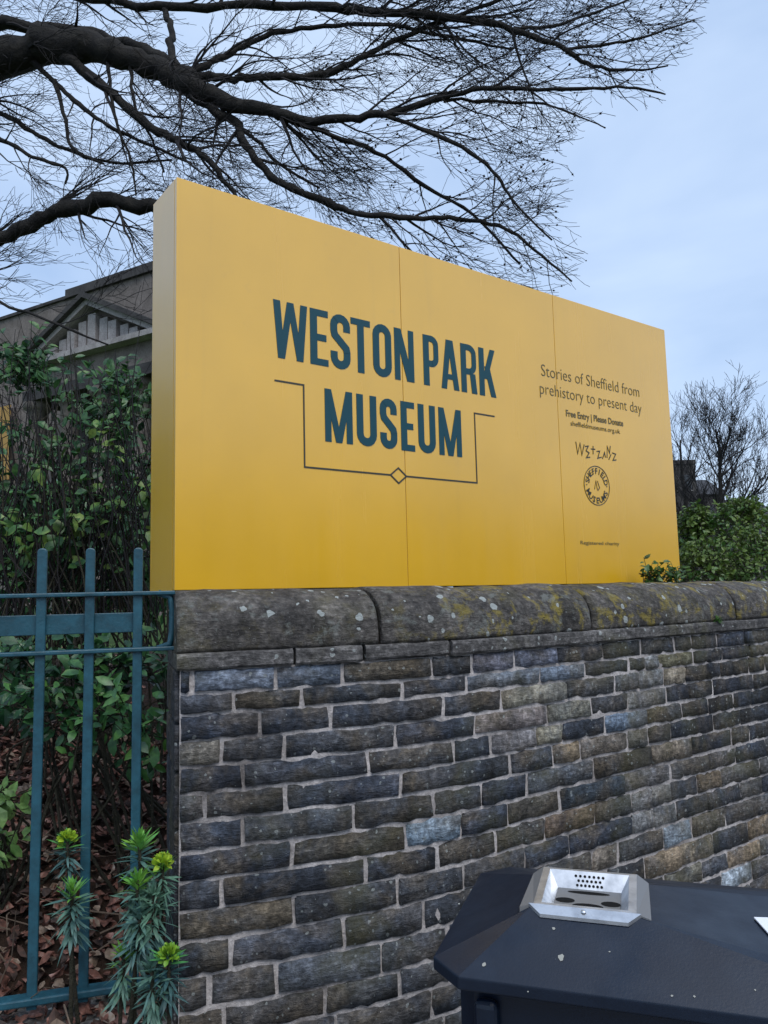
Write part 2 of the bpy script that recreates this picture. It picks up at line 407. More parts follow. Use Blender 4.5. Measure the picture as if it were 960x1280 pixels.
# ------------------------------------------------------------------ stone wall
wall = thing('stone_wall', 'dark coursed stone wall with rounded lichen-spotted coping below the yellow sign', 'wall', (W0.x, W0.y, 0))
ZL = EYE - .1947; ZC = EYE - .1455
bz = [-.1947, -.257, -.3194, -.3922, -.4636, -.5357, -.6111, -.691, -.7688, -.847, -.9268, -1.0155, -1.1079]
bz[1] = -.262
while EYE + bz[-1] > .02: bz.append(bz[-1] - rnd.uniform(.078, .092))
bz = [EYE + q for q in bz]
JO = {0: [(240), 344, 429, 540, 590, 642, 696, 753, 801, 843, 864, 896, 930],
      1: [292, 377, 503, 584, 675, 730, 786, 806, 823, 866, 903, 936],
      2: [325, 413, 554, 626, 708, 769, 799, 830, 856, 900, 936],
      3: [277, 356, 494, 593, 683, 739, 784, 833, 859, 891, 941],
      4: [304, 460, 567, 614, 670, 703, 756, 808, 852, 885, 917],
      5: [257, 357, 501, 638, 691, 725, 784, 810, 838, 891, 925],
      6: [304, 442, 542, 602, 659, 742, 815, 864, 915],
      7: [365, 508, 576, 634, 700, 780, 838, 885, 920],
      8: [277, 458, 547, 619, 681, 744, 790, 814, 838, 871, 901, 949],
      9: [368, 497, 580, 656, 711, 789, 817, 845, 883, 925],
      10: [288, 430, 530, 600, 670, 740, 773, 829, 865, 907, 946],
      11: [262, 346, 477, 560, 640, 700, 760, 806, 851, 891, 935],
      12: [279, 406, 500, 590, 680, 760, 831, 877, 909, 950],
      13: [330, 420, 540, 640, 740, 830, 902, 940]}
PAL = [(.060, .062, .070), (.048, .055, .072), (.085, .076, .066), (.070, .070, .074), (.095, .085, .070), (.055, .058, .062), (.042, .048, .06), (.08, .078, .078)]
PALE = {(0, 1): (.21, .24, .29), (0, 2): (.13, .15, .18), (1, 4): (.19, .215, .245), (1, 5): (.15, .18, .22), (0, 5): (.14, .14, .17), (0, 6): (.14, .15, .19), (2, 4): (.27, .25, .20),
        (3, 4): (.19, .16, .15), (3, 5): (.20, .19, .15), (4, 4): (.17, .16, .16), (4, 5): (.21, .19, .14), (2, 7): (.22, .23, .24), (3, 7): (.24, .24, .245), (2, 8): (.20, .17, .13),
        (7, 2): (.24, .31, .37), (8, 7): (.21, .205, .20), (9, 6): (.22, .22, .215), (9, 7): (.25, .255, .25), (8, 8): (.2, .195, .18), (10, 8): (.28, .33, .37), (13, 7): (.30, .34, .37),
        (5, 7): (.16, .155, .145), (4, 7): (.14, .18, .23), (8, 5): (.14, .10, .075), (7, 5): (.04, .05, .06), (1, 8): (.18, .185, .19), (1, 9): (.13, .12, .08), (11, 9): (.17, .14, .10), (12, 7): (.14, .13, .10)}
def brick_verts(s0, s1, z0, z1, proud, r2, gz=4):
    nxs = max(5, min(10, int((s1 - s0) / .028) + 3)); P = []
    tilt = r2.uniform(-.004, .004)
    for j in range(gz):
        for i in range(nxs):
            u, v_ = i / (nxs - 1), j / (gz - 1)
            eu = min(u, 1 - u) * (nxs - 1); ev = min(v_, 1 - v_) * (gz - 1)
            edge = (eu < .5) or (ev < .5)
            # inner rings are pulled close to the edge so that arrises are rounded, not pyramidal
            uu, vv = u, v_
            if 0 < i < nxs - 1:
                if i == 1: uu = min(.12, .0042 / (s1 - s0))
                elif i == nxs - 2: uu = 1 - min(.12, .0042 / (s1 - s0))
            if 0 < j < gz - 1: vv = .06 if j == 1 else .94
            n = proud + r2.uniform(-.0035, .0035) + tilt * (u - .5) * 2 if not edge else -.0095
            if not edge and (eu < 1.5 or ev < 1.5) and r2.random() < .18: n -= r2.uniform(.0005, .0035)
            js = r2.uniform(-.0045, .0045); jz = r2.uniform(-.005, .005)
            if eu < .5 and ev < .5: js += (.006 if u < .5 else -.006); jz += (.005 if v_ < .5 else -.005)
            P.append((lerp(s0, s1, uu) + js, n, lerp(z0, z1, vv) + jz))
    fs = [(j * nxs + i, j * nxs + i + 1, (j + 1) * nxs + i + 1, (j + 1) * nxs + i) for j in range(gz - 1) for i in range(nxs - 1)]
    return P, fs
rest = MB(); nb = 0
WALL_END = 8.0
zr = random.Random(3)
for r in range(len(bz) - 1):
    zt, zb = bz[r], bz[r + 1]; zm = (zt + zb) / 2
    ss = [0.0] + [s_of_px(p, zm) for p in JO.get(r, [])]
    if r not in JO:
        ss = [0.0, zr.uniform(.08, .2)]
    while ss[-1] < WALL_END: ss.append(ss[-1] + zr.choice([zr.uniform(.11, .18), zr.uniform(.18, .30), zr.uniform(.2, .34)]))
    for i in range(len(ss) - 1):
        a, b_ = ss[i], ss[i + 1]
        if b_ - a < .02: continue
        g = zr.uniform(.0030, .0052)
        P, fs = brick_verts(a + (g if i else -.0), b_ - g, zb + g * .9, zt - g * .9, zr.uniform(.002, .008), zr)
        if i == 0: P = [(max(q[0], .001), q[1], q[2]) for q in P]
        pts = [wp(*q) for q in P]
        cx, cy = topx(wp((a + b_) / 2, 0, zm))
        near = topx(wp(a, 0, zm))[0] < 1010 and cy < 1330 and nb < 299
        if near:
            me = bpy.data.meshes.new('brick'); me.from_pydata([tuple(p) for p in pts], [], fs); me.materials.append(M_BRICK)
            me.polygons.foreach_set('use_smooth', [True] * len(fs)); me.update()
            o = link('brick', me, wall); nb += 1
            col = PALE.get((r, i))
            if col: col = tuple(q * 1.4 for q in col)
            if col is None:
                col = zr.choice(PAL); k = zr.uniform(.8, 1.3); col = tuple(q * k for q in col)
                if cx > 690 and r >= 5 and zr.random() < .65: col = tuple(q * w_ for q, w_ in zip(col, (2.3, 1.95, 1.5)))
                if cx < 600 and r >= 9: col = tuple(q * w_ for q, w_ in zip(col, (1.6, 1.5, 1.35)))
                if zr.random() < .12: col = tuple(q * 1.8 for q in col)
                if 845 < cx and 1 <= r <= 6: col = tuple(q * .62 for q in col)      # sooty streak in the stone
            o.color = (*[q * k_ for q, k_ in zip(col, (.92, .95, 1.0))], 1)
        else:
            k = len(rest.v); rest.v += [tuple(p) for p in pts]; rest.f += [tuple(k + q for q in f) for f in fs]; rest.m += [0] * len(fs)
o = rest.build('bricks_beyond', M_BRICK, wall, True, kind='stuff'); o.color = (.075, .073, .075, 1)
# mortar bed and core
TH = .36
mb = MB(); S = [i * .025 for i in range(0, 61)] + [1.6 + i * .2 for i in range(0, 33)]
zs = [ZL - .001] + [lerp(ZL, 0, k / 60) for k in range(1, 61)]
nzs = len(zs)
for s in S:
    for z in zs: mb.v.append(tuple(wp(s, -.0030 + rnd.uniform(-.003, .0020) + .0016 * math.sin(s * 7.3 + z * 11) * math.sin(s * 3.1 - z * 17), z)))
for i in range(len(S) - 1):
    for j in range(nzs - 1):
        a = i * nzs + j; mb.f.append((a, a + 1, a + nzs + 1, a + nzs)); mb.m.append(0)
mb.build('mortar', M_MORTAR, wall, True)
core = MB()
prof = [(-.02, .0), (-TH, .0), (-TH, ZL - .002), (-.02, ZL - .002)]
S2 = [.012] + [i * .1 for i in range(1, 16)] + [1.6 + .8 * i for i in range(9)]
def sweep(mb, prof, S, closed=True, caps=True, m=0, jit=0):
    b = len(mb.v); k = len(prof)
    for s in S:
        for n, z in prof: mb.v.append(tuple(wp(s, n + (rnd.uniform(-jit, jit) if jit else 0), z + (rnd.uniform(-jit, jit) if jit else 0))))
    for i in range(len(S) - 1):
        for j in range(k if closed else k - 1):
            j2 = (j + 1) % k; mb.f.append((b + i * k + j, b + i * k + j2, b + (i + 1) * k + j2, b + (i + 1) * k + j)); mb.m.append(m)
    if caps:
        mb.f.append(tuple(b + j for j in range(k))[::-1]); mb.m.append(m)
        mb.f.append(tuple(b + (len(S) - 1) * k + j for j in range(k))); mb.m.append(m)
sweep(core, prof, S2); core.build('core', M_MUSD, wall)
# quoin stones on the end face of the wall (seen edge-on beside the railings)
zz = ZL - .004; k = 0
while zz > .02:
    h = zr.uniform(.10, .17); mb = MB(); z0 = max(zz - h + .008, .0)
    o0 = wp(.012, -.012 if k % 2 else -.018, z0); e = wp(.012, -TH + .01, z0) - o0
    mb.box(o0, e, (wp(0, 0, 0) - wp(.02 + rnd.uniform(0, .006), 0, 0)), (0, 0, zz - z0)); o = mb.build('quoin_stone', M_BRICK, wall); bevel(o, .008)
    o.color = (.05, .05, .055, 1); zz -= h; k += 1
# ledge slabs
lp = [-.012] + [s_of_px(p, ZL + .02) for p in (366, 453, 560, 741, 985)]
while lp[-1] < WALL_END: lp.append(lp[-1] + zr.uniform(.45, .9))
for i in range(len(lp) - 1):
    g = .006 if i in (1, 2) else .0025
    dz = zr.uniform(-.003, .003); mb = MB(); pr = zr.uniform(.016, .024)
    prof = [(-TH - .015, ZL + dz), (-TH - .015, ZC - .002), (pr - .010, ZC - .002), (pr - .002, ZC - .007), (pr, ZC - .014), (pr - .002, ZL + .006 + dz), (pr - .008, ZL + dz)]
    a, b_ = lp[i] + g, lp[i + 1] - g; n = max(3, int((b_ - a) / .05))
    sweep(mb, prof, [lerp(a, b_, q / n) for q in range(n + 1)], jit=.0016); mb.build('ledge_slab', M_LEDGE, wall)
# coping stones
CREST = EYE + .030; CN = .012
cp = [-.014] + [s_of_px(p, ZC) for p in (475, 739)]
while cp[-1] < WALL_END: cp.append(cp[-1] + zr.uniform(.85, 1.15))
for i in range(len(cp) - 1):
    a, b_ = cp[i] + .006, cp[i + 1] - .006; mb = MB()
    base = ZC - .001; prof = []
    hgt = CREST - base; dep = (TH + .03) / 2; ctr = CN - dep
    prof.append((CN - .004, base)); prof.append((CN, base + .012))
    for q in range(0, 15):
        an = math.pi * q / 14; prof.append((ctr + dep * math.copysign(abs(math.cos(an)) ** .80, math.cos(an)), base + .03 + (hgt - .03) * math.sin(an) ** .85))
    prof.append((CN - 2 * dep, base))
    n = max(4, int((b_ - a) / .045)); S3 = [lerp(a, b_, q / n) for q in range(n + 1)]
    S3[0:1] = [a, a + .010]; S3[-1:] = [b_ - .010, b_]
    b0 = len(mb.v); k = len(prof)
    for si, s in enumerate(S3):
        sh = .008 if si in (0, len(S3) - 1) else 0
        wav = .003 * math.sin(s * 9 + i) + .002 * math.sin(s * 23)
        for n_, z in prof:
            f_ = Vector((n_ - ctr, z - base)); l = f_.length
            if l > 0: f_ = f_ * ((l - sh) / l)
            mb.v.append(tuple(wp(s + rnd.uniform(-.001, .001), ctr + f_.x + wav * .6 + rnd.uniform(-.0014, .0014), base + max(0, f_.y) + (wav + rnd.uniform(-.0014, .0014) if f_.y > .02 else 0))))
    for si in range(len(S3) - 1):
        for j in range(k):
            j2 = (j + 1) % k; mb.f.append((si * k + j, si * k + j2, (si + 1) * k + j2, (si + 1) * k + j)); mb.m.append(0)
    mb.f.append(tuple(range(k))[::-1]); mb.m.append(0); mb.f.append(tuple((len(S3) - 1) * k + j for j in range(k))); mb.m.append(0)
    o = mb.build('coping_stone', M_COPE, wall)
    me = o.data; me.polygons.foreach_set('use_smooth', [len(p.vertices) == 4 for p in me.polygons])
# little weed rooted under the coping
wd = thing('small_weed', 'tiny green weed rooted under the coping of the stone wall', 'weed', wp(s_of_px(893, ZC), .02, ZC))
mb = MB(); p0 = wp(s_of_px(893, ZC), .012, ZC)
for i in range(26):
    d = Vector((rnd.uniform(-1, 1), -rnd.uniform(.2, 1), rnd.uniform(-.5, 1)))
    mb.leaf(p0 + d * .006, d, Vector((0, 0, 1)), rnd.uniform(.012, .028), .009)
mb.build('leaves', M_PALE, wd)

# ------------------------------------------------------------------ yellow sign
SX, SY, SANG, SZT, SZB, SW, STH = -.6839, 2.5, .63744, EYE + 1.4488, EYE + .0343, 2.8447, .2278
SU = Vector((math.cos(SANG), math.sin(SANG), 0)); SB_ = Vector((-math.sin(SANG), math.cos(SANG), 0)); SO = Vector((SX, SY, 0)); SF = -SB_
def sp(u, v_, n=0): return SO + SU * u + Vector((0, 0, v_)) + SF * n
def px2s(px, py):
    d = ray(px, py); k = (SO - CAMP).dot(SF) / d.dot(SF); p = CAMP + d * k
    return (p - SO).dot(SU), p.z
sign = thing('museum_sign', 'large yellow box sign with teal museum lettering above the stone wall', 'sign', (SX, SY, 1.2))
seam1 = (px2s(500, 330)[0] + px2s(510, 730)[0]) / 2; seam2 = (px2s(693, 380)[0] + px2s(706, 730)[0]) / 2
edges = [0, seam1, seam2, SW]
for i in range(3):
    mb = MB(); a, b_ = edges[i] + (.0012 if i else .0), edges[i + 1] - (.0012 if i < 2 else 0)
    mb.box(sp(a, SZB, 0), SU * (b_ - a), SB_ * .02, (0, 0, SZT - SZB))
    bevel(mb.build('face_panel', M_SIGN, sign), .0018, 2)
mb = MB(); mb.box(sp(.0022, SZB + .002, -.021), SU * (SW - .0044), SB_ * .003, (0, 0, SZT - SZB - .004)); mb.build('backing_sheet', M_GAP, sign)
for nm, u0 in (('side_panel', 0.0), ('side_panel', SW - .004)):
    mb = MB(); mb.box(sp(u0, SZB, -.0215), SU * .004, SB_ * (STH - .0215), (0, 0, SZT - SZB)); mb.build(nm, M_SIGN, sign)
mb = MB(); mb.box(sp(.004, SZB, -STH + .004), SU * (SW - .008), SB_ * -.003, (0, 0, SZT - SZB)); mb.build('back_panel', M_SIGN, sign)
mb = MB(); mb.box(sp(.004, SZT - .004, -.0245), SU * (SW - .008), SB_ * (STH - .03), (0, 0, .0035)); mb.build('top_panel', M_SIGN, sign)
mb = MB(); mb.box(sp(.004, SZB + .001, -.0245), SU * (SW - .008), SB_ * (STH - .03), (0, 0, .0035)); mb.build('bottom_panel', M_GAP, sign)
for u0 in (.35, 1.4, 2.45):
    mb = MB(); mb.box(sp(u0 - .05, .2, -.07), SU * .1, SB_ * .1, (0, 0, SZB + .01 - .2)); mb.build('post', M_GAP, sign)

# lettering: each letter is a thin plate made of strokes
def stroke2d(path, wd_, closed=False):
    """outline quads of a polyline with mitred joints, in 2D"""
    n = len(path); L_, R2 = [], []
    for i in range(n):
        p = Vector(path[i])
        a = Vector(path[i - 1]) if (i > 0 or closed) else None
        c_ = Vector(path[(i + 1) % n]) if (i < n - 1 or closed) else None
        d1 = (p - a).normalized() if a is not None else None; d2 = (c_ - p).normalized() if c_ is not None else None
        if d1 is None: d1 = d2
        if d2 is None: d2 = d1
        n1 = Vector((-d1.y, d1.x)); n2 = Vector((-d2.y, d2.x)); mm = (n1 + n2)
        mm = mm / max(.25, mm.dot(n1)) if mm.length > 1e-6 else n1
        L_.append(p + mm * wd_ / 2); R2.append(p - mm * wd_ / 2)
    q = []
    for i in range(n if closed else n - 1):
        j = (i + 1) % n; q.append([R2[i], R2[j], L_[j], L_[i]])
    return q
def arc(cx, cy, rx, ry, a0, a1, n=8):
    return [(cx + rx * math.cos(R_(lerp(a0, a1, i / n))), cy + ry * math.sin(R_(lerp(a0, a1, i / n)))) for i in range(n + 1)]
def glyph(ch, W, H, T):
    """list of quads for a condensed bold capital in a W x H box with stem T"""
    h = T / 2; th = T * .82; k = th / 2; Q = []
    st = lambda p, w_=T, c=False: Q.extend(stroke2d(p, w_, c))
    rc = lambda x0, y0, x1, y1: Q.append([Vector((x0, y0)), Vector((x1, y0)), Vector((x1, y1)), Vector((x0, y1))])
    rx, ry = (W - T) / 2, (W - T) / 2 * 1.0
    def para(xb, xt, y0, y1, w_=T): Q.append([Vector((xb, y0)), Vector((xb + w_, y0)), Vector((xt + w_, y1)), Vector((xt, y1))])
    if ch == 'E':
        rc(0, 0, T, H); rc(T, 0, W, th); rc(T, H - th, W, H); rc(T, H * .5 - k, W * .9, H * .5 + k)
    elif ch == 'T':
        rc((W - T) / 2, 0, (W + T) / 2, H - th); rc(0, H - th, W, H)
    elif ch == 'O':
        st(arc(W / 2, h + ry, rx, ry, 180, 360) + arc(W / 2, H - h - ry, rx, ry, 0, 180), T, True)
    elif ch == 'U':
        st([(h, H)] + arc(W / 2, h + ry, rx, ry, 180, 360) + [(W - h, H)])
    elif ch == 'S':
        r1 = rx
        st([(W - h, H * .69)] + arc(W / 2, H - h - r1, rx, r1, 0, 180) + [(h, H * .69), (h * 1.25, H * .61), (W / 2, H * .5), (W - h * 1.25, H * .39), (W - h, H * .31)]
           + arc(W / 2, h + r1, rx, r1, 0, -180) + [(h, H * .31)])
    elif ch == 'N':
        rc(0, 0, T * .9, H); rc(W - T * .9, 0, W, H); para(W - T * 1.2, T * -.02, 0, H, T * 1.1)
    elif ch == 'P' or ch == 'R':
        rc(0, 0, T, H); r = min(rx, H * .16)
        st([(T, H - k)] + arc(W - h - r, H - k - r, r, r, 90, 0, 6) + arc(W - h - r, H * .44 + r, r, r, 0, -90, 6) + [(T, H * .44)], th * 1.04)
        if ch == 'R': para(W - T * 1.02, W - T * 1.32, 0, H * .44 - k * .6)
    elif ch == 'A':
        c_ = W / 2
        para(0, c_ - T * .62, 0, H, T * .95); para(W - T * .95, c_ - T * .33, 0, H, T * .95); rc(W * .27, H * .2, W * .73, H * .2 + th * .9)
    elif ch == 'K':
        rc(0, 0, T, H); para(W * .20, W - T * .98, H * .36, H, T * .95); para(W - T * 1.0, W * .33, 0, H * .62, T)
    elif ch == 'M':
        t2 = T * .9; rc(0, 0, t2, H); rc(W - t2, 0, W, H)
        para(W / 2 - t2 * .5, t2 * .05, 0, H, t2 * .98); para(W / 2 - t2 * .5, W - t2 * 1.05, 0, H, t2 * .98)
    elif ch == 'W':
        t2 = T * .92; a = W * .13
        para(a, 0, 0, H, t2); para(a + .02 * W, W / 2 - t2 * .5, 0, H, t2 * .9); para(W - a - t2 * .95, W / 2 - t2 * .45, 0, H, t2 * .9); para(W - a - t2, W - t2, 0, H, t2)
    return Q
def plate(mb, Q, u0, v0, n0=.0005, th=.0012):
    for i, q in enumerate(Q):
        P = [(p[0] + u0, p[1] + v0) for p in q]; zf = n0 + th + (i % 7) * .00012
        a = [sp(u, v_, n0) for u, v_ in P]; c_ = [sp(u, v_, zf) for u, v_ in P]
        # face towards the street
        area = sum(P[k][0] * P[(k + 1) % 4][1] - P[(k + 1) % 4][0] * P[k][1] for k in range(4))
        if area < 0: a.reverse(); c_.reverse()
        mb.quad(*c_)
        for k in range(4): mb.quad(a[k], a[(k + 1) % 4], c_[(k + 1) % 4], c_[k])
def word(spec, ytl, ybl, ytr, ybr, xl, xr):
    # baseline and cap height in sign coordinates
    vt = (px2s(xl, ytl)[1] + px2s(xr, ytr)[1]) / 2; vb = (px2s(xl, ybl)[1] + px2s(xr, ybr)[1]) / 2
    for ch, a, b_ in spec:
        f_ = (((a + b_) / 2) - xl) / (xr - xl); ym = (lerp(ytl, ytr, f_) + lerp(ybl, ybr, f_)) / 2
        ua, ub = px2s(a, ym)[0], px2s(b_, ym)[0]
        mb = MB(); plate(mb, glyph(ch, ub - ua, vt - vb, .0315), ua, vb); mb.build('letter_' + ch.lower(), M_TEAL, sign)
word([('W', 341.5, 384), ('E', 387.5, 410), ('S', 413, 437.6), ('T', 438.6, 462.7), ('O', 466, 489), ('N', 493, 517), ('P', 529, 548.4), ('A', 551, 573), ('R', 576, 595.5), ('K', 598.7, 619)],
     376, 446, 437, 497, 341, 619)
word([('M', 406, 440.4), ('U', 445.7, 470.5), ('S', 475, 496), ('E', 501, 518), ('U', 522.6, 544), ('M', 548.5, 576.5)], 485, 551, 514, 572, 406, 577)
def lines(name, paths, wd_=.0062, closed=False, m_=None):
    mb = MB()
    for p in paths: plate(mb, stroke2d(p, wd_, closed), 0, 0)
    return mb.build(name, m_ or M_INK, sign)
UL = px2s(380, 530)[0]; UR = px2s(594.5, 560)[0]; UM = px2s(498, 595)[0]
VT = (px2s(362, 478)[1] + px2s(606, 519)[1]) / 2; VB = (px2s(381, 583)[1] + px2s(594, 604)[1]) / 2
DV = .031; DU = .040
lines('frame_line', [[(px2s(343, 475)[0], VT), (UL, VT), (UL, VB), (UM - DU, VB)], [(px2s(618, 521)[0], VT), (UR, VT), (UR, VB), (UM + DU, VB)]])
lines('diamond', [[(UM - DU, VB), (UM, VB + DV), (UM + DU, VB), (UM, VB - DV)]], closed=True)
def text(name, body, pl, pr, hpx, m_=M_PRINT, bold=0.0, words=False):
    """a line of small print between photo points pl (start of baseline) and pr (end)"""
    def mesh_of(tx):
        cu = bpy.data.curves.new(name, 'FONT'); cu.body = tx; cu.size = 1; cu.extrude = .004; cu.offset = bold; cu.resolution_u = 3
        tmp = bpy.data.objects.new('tmp', cu); C.objects.link(tmp)
        dg = bpy.context.evaluated_depsgraph_get(); me = bpy.data.meshes.new_from_object(tmp.evaluated_get(dg)); bpy.data.objects.remove(tmp)
        return me, max(v_.co.x for v_ in me.vertices), min(v_.co.x for v_ in me.vertices)
    full, x1, _ = mesh_of(body); bpy.data.meshes.remove(full)
    (ua, va), (ub, vb) = px2s(*pl), px2s(*pr); v0 = (va + vb) / 2; h = px2s(pl[0], pl[1] - hpx)[1] - va
    ws = body.split(' ') if words else [body]; done = ''
    for wd_ in ws:
        me, xe, xs_ = mesh_of(wd_)
        if done:
            m2, xe2, _ = mesh_of(done + ' ' + wd_); off = xe2 - xe; bpy.data.meshes.remove(m2)
        else: off = 0
        done = (done + ' ' + wd_) if done else wd_
        for v_ in me.vertices:
            v_.co = sp(ua + (v_.co.x + off) / x1 * (ub - ua), v0 + v_.co.y * h / .7, .0012 + v_.co.z * .1)
        me.materials.clear(); me.materials.append(m_); me.update(); o = link(name, me, sign)
        if not words: o['kind'] = 'stuff'
text('tagline_word', 'Stories of Sheffield from', (676, 471), (799, 495), 15, bold=-.012, words=True)
text('tagline_word', 'prehistory to present day', (674, 493), (802, 516), 15, bold=-.012, words=True)
text('small_print', 'Free Entry | Please Donate', (707, 520), (779, 533), 8, bold=.02)
text('small_print', 'sheffieldmuseums.org.uk', (713, 532), (775, 542), 6)
text('small_print', 'Registered charity', (725, 680), (774, 682), 4.5)
# scrawled signature mark
(a, va), (b_, vb) = px2s(720, 560), px2s(770, 570); hh = .085; sg = []
g0 = [(0, .9), (.03, .2), (.10, .85), (.13, .15), (.2, .8)], [(.22, .7), (.30, .75), (.24, .45), (.31, .35), (.24, .05), (.33, .1)], [(.36, .6), (.47, .62)], [(.42, .8), (.41, .3)], [(.5, .5), (.58, .55), (.52, .1), (.62, .2)], \
     [(.64, .1), (.7, .5), (.72, .2)], [(.76, .2), (.78, .9), (.83, .5), (.86, .95)], [(.80, .1), (.87, .45)], [(.9, .55), (.99, .5), (.91, .1), (1, .15)]
lines('scrawl_mark', [[(a + (b_ - a) * x, va - .045 + hh * y) for x, y in p] for p in g0], .0052)
# roundel
cu_, cv_ = px2s(746, 607); RR = .098
ring = lambda r, n=40: [(cu_ + r * math.cos(2 * math.pi * i / n), cv_ + r * math.sin(2 * math.pi * i / n)) for i in range(n)]
lines('roundel_ring', [ring(RR)], .0035, True)
def arctext(body, r, mid, span, flip):
    mb = MB()
    for i, ch in enumerate(body):
        cu = bpy.data.curves.new('c', 'FONT'); cu.body = ch; cu.size = .042; cu.align_x = 'CENTER'; cu.offset = .0009; cu.resolution_u = 2
        tmp = bpy.data.objects.new('tmp', cu); C.objects.link(tmp)
        dg = bpy.context.evaluated_depsgraph_get(); me = bpy.data.meshes.new_from_object(tmp.evaluated_get(dg)); bpy.data.objects.remove(tmp)
        f_ = i / (len(body) - 1) - .5; an = mid + (f_ * span if flip else -f_ * span); ro = an - math.pi / 2 if not flip else an + math.pi / 2
        ca, sa = math.cos(ro), math.sin(ro); k = len(mb.v); bx, by = cu_ + r * math.cos(an), cv_ + r * math.sin(an)
        for v_ in me.vertices:
            x, y = v_.co.x, v_.co.y - .015; mb.v.append(tuple(sp(bx + x * ca - y * sa, by + x * sa + y * ca, .0016)))
        for p in me.polygons: mb.f.append(tuple(k + q for q in p.vertices)); mb.m.append(0)
        bpy.data.meshes.remove(me)
    return mb.build('roundel_text', M_INK, sign)
arctext('SHEFFIELD', .074, math.pi / 2, R_(150), False); arctext('MUSEUMS', .074, -math.pi / 2, R_(125), True)
lines('roundel_emblem', [[(cu_ - .02, cv_ - .02), (cu_ - .006, cv_ + .024), (cu_ + .002, cv_ - .02)], [(cu_ + .006, cv_ + .024), (cu_ + .02, cv_ - .01), (cu_ + .004, cv_ - .025)], [(cu_ - .082, cv_ - .002), (cu_ - .074, cv_ + .002)], [(cu_ + .074, cv_ - .002), (cu_ + .082, cv_ + .002)]], .004)['kind'] = 'stuff'

# ------------------------------------------------------------------ railings
rail = thing('railings', 'teal painted iron railings fixed to the end of the stone wall', 'railings', (F0.x, F0.y, 0))
def fpt(px, py):
    """photo point on the railing plane"""
    d = ray(px, py); k = (F0 - CAMP).dot(FNRM) / d.dot(FNRM); return CAMP + d * k
def fst(p): return (p - F0).dot(FDIR)
def fp(t_, n, z): return F0 + FDIR * t_ + FNRM * n + Vector((0, 0, z))
tb = [fst(fpt(x, 745)) for x in (172.5, 112.5, 52)]
dt = (tb[2] - tb[0]) / 2
tb = [tb[0], tb[1], tb[2]] + [tb[2] + dt * k for k in range(1, 14)]
ZTOP = fpt(112, 685).z; ZR1 = fpt(112, 743).z; ZR2 = fpt(112, 814).z; ZM0 = fpt(112, 792).z; ZM1 = fpt(112, 767).z; ZBOT = fpt(80, 1241).z
wbar = .0265
for t_ in tb:
    mb = MB(); n = 6; outl = [(-wbar / 2, ZBOT - .03), (wbar / 2, ZBOT - .03)]
    outl += [(wbar / 2 * math.cos(R_(a)) , ZTOP - .010 + .010 * math.sin(R_(a))) for a in range(0, 181, 30)]
    fr = [fp(t_ + x, .008, z) for x, z in outl]; bk = [fp(t_ + x, -.008, z) for x, z in outl]; k = len(outl)
    mb.v += [tuple(p) for p in fr + bk]; mb.f.append(tuple(range(k))[::-1]); mb.f.append(tuple(range(k, 2 * k)))
    for i in range(k): j = (i + 1) % k; mb.f.append((i, j, k + j, k + i))
    mb.m += [0] * len(mb.f); bevel(mb.build('bar', M_FENCE, rail), .003, 2)
TE = tb[-1] + .3
for z, dep in ((ZR1, .019), (ZR2, .019)):
    mb = MB(); mb.box(fp(-.0, -dep, z - .006), FDIR * TE, FNRM * 2 * dep, (0, 0, .012)); bevel(mb.build('rail', M_FENCE, rail), .003, 2)
mb = MB(); mb.box(fp(tb[0] - .012, -.020, ZM0), FDIR * TE, FNRM * .010, (0, 0, ZM1 - ZM0)); bevel(mb.build('flat_bar', M_FENCE, rail), .002, 2)
mb = MB(); pts = [fp(.035, 0, ZR1)] + [fp(.012 - .0 * i, 0, lerp(ZR1, ZR2, i / 6)) for i in range(7)] + [fp(.035, 0, ZR2)]
mb.tube([fp(.05, .0, ZR1), fp(.015, 0, ZR1 - .012), fp(.008, 0, ZR1 - .05), fp(.008, 0, ZR2 + .05), fp(.015, 0, ZR2 + .012), fp(.05, 0, ZR2)], .010, 8); mb.build('end_bracket', M_FENCE, rail, True)
mb = MB(); mb.box(fp(-.02, -.022, ZBOT - .014), FDIR * TE, FNRM * .044, (0, 0, .020)); bevel(mb.build('bottom_rail', M_FENCE, rail), .004, 2)
# low stone plinth under the railings
mb = MB(); mb.box(fp(-.02, -.13, -.02), FDIR * (TE + .3), FNRM * .26, (0, 0, ZBOT - .065 + .02))
o = bevel(mb.build('plinth', M_LEDGE, None, label='low stone plinth under the teal railings', category='plinth'), .02, 2)

# ------------------------------------------------------------------ litter bin
ZR = at(572, 1220, 1.4).z                      # rim height of the lid
pFL = atz(572, 1221, ZR); pFR_ = atz(960, 1273, ZR); pL = atz(540, 1196, ZR); pBL = atz(585, 1092, ZR)
BU = (pFR_ - pFL); BU.z = 0; BU.normalize(); BV = Vector((-BU.y, BU.x, 0))
bq = lambda p: ((p - pFL).dot(BU), (p - pFL).dot(BV))
ch = bq(pL)[1]; BD = bq(pBL)[1] + .01; BW = .80
binr = thing('litter_bin', 'black hip-lidded street litter bin with a steel stub-out tray, below the stone wall', 'litter bin', (pFL.x, pFL.y, 0))
def bp(u, v_, z): return pFL + BU * u + BV * v_ + Vector((0, 0, z - ZR))
RISE = .085; ZTOPB = ZR + RISE
tl_f = bq(atz(664, 1132, ZTOPB)); tr_f = bq(atz(799, 1149, ZTOPB))
u0, u1 = tl_f[0], tr_f[0]; v0 = (tl_f[1] + tr_f[1]) / 2; v1 = min(bq(atz(672, 1093, ZTOPB))[1], BD - .03)
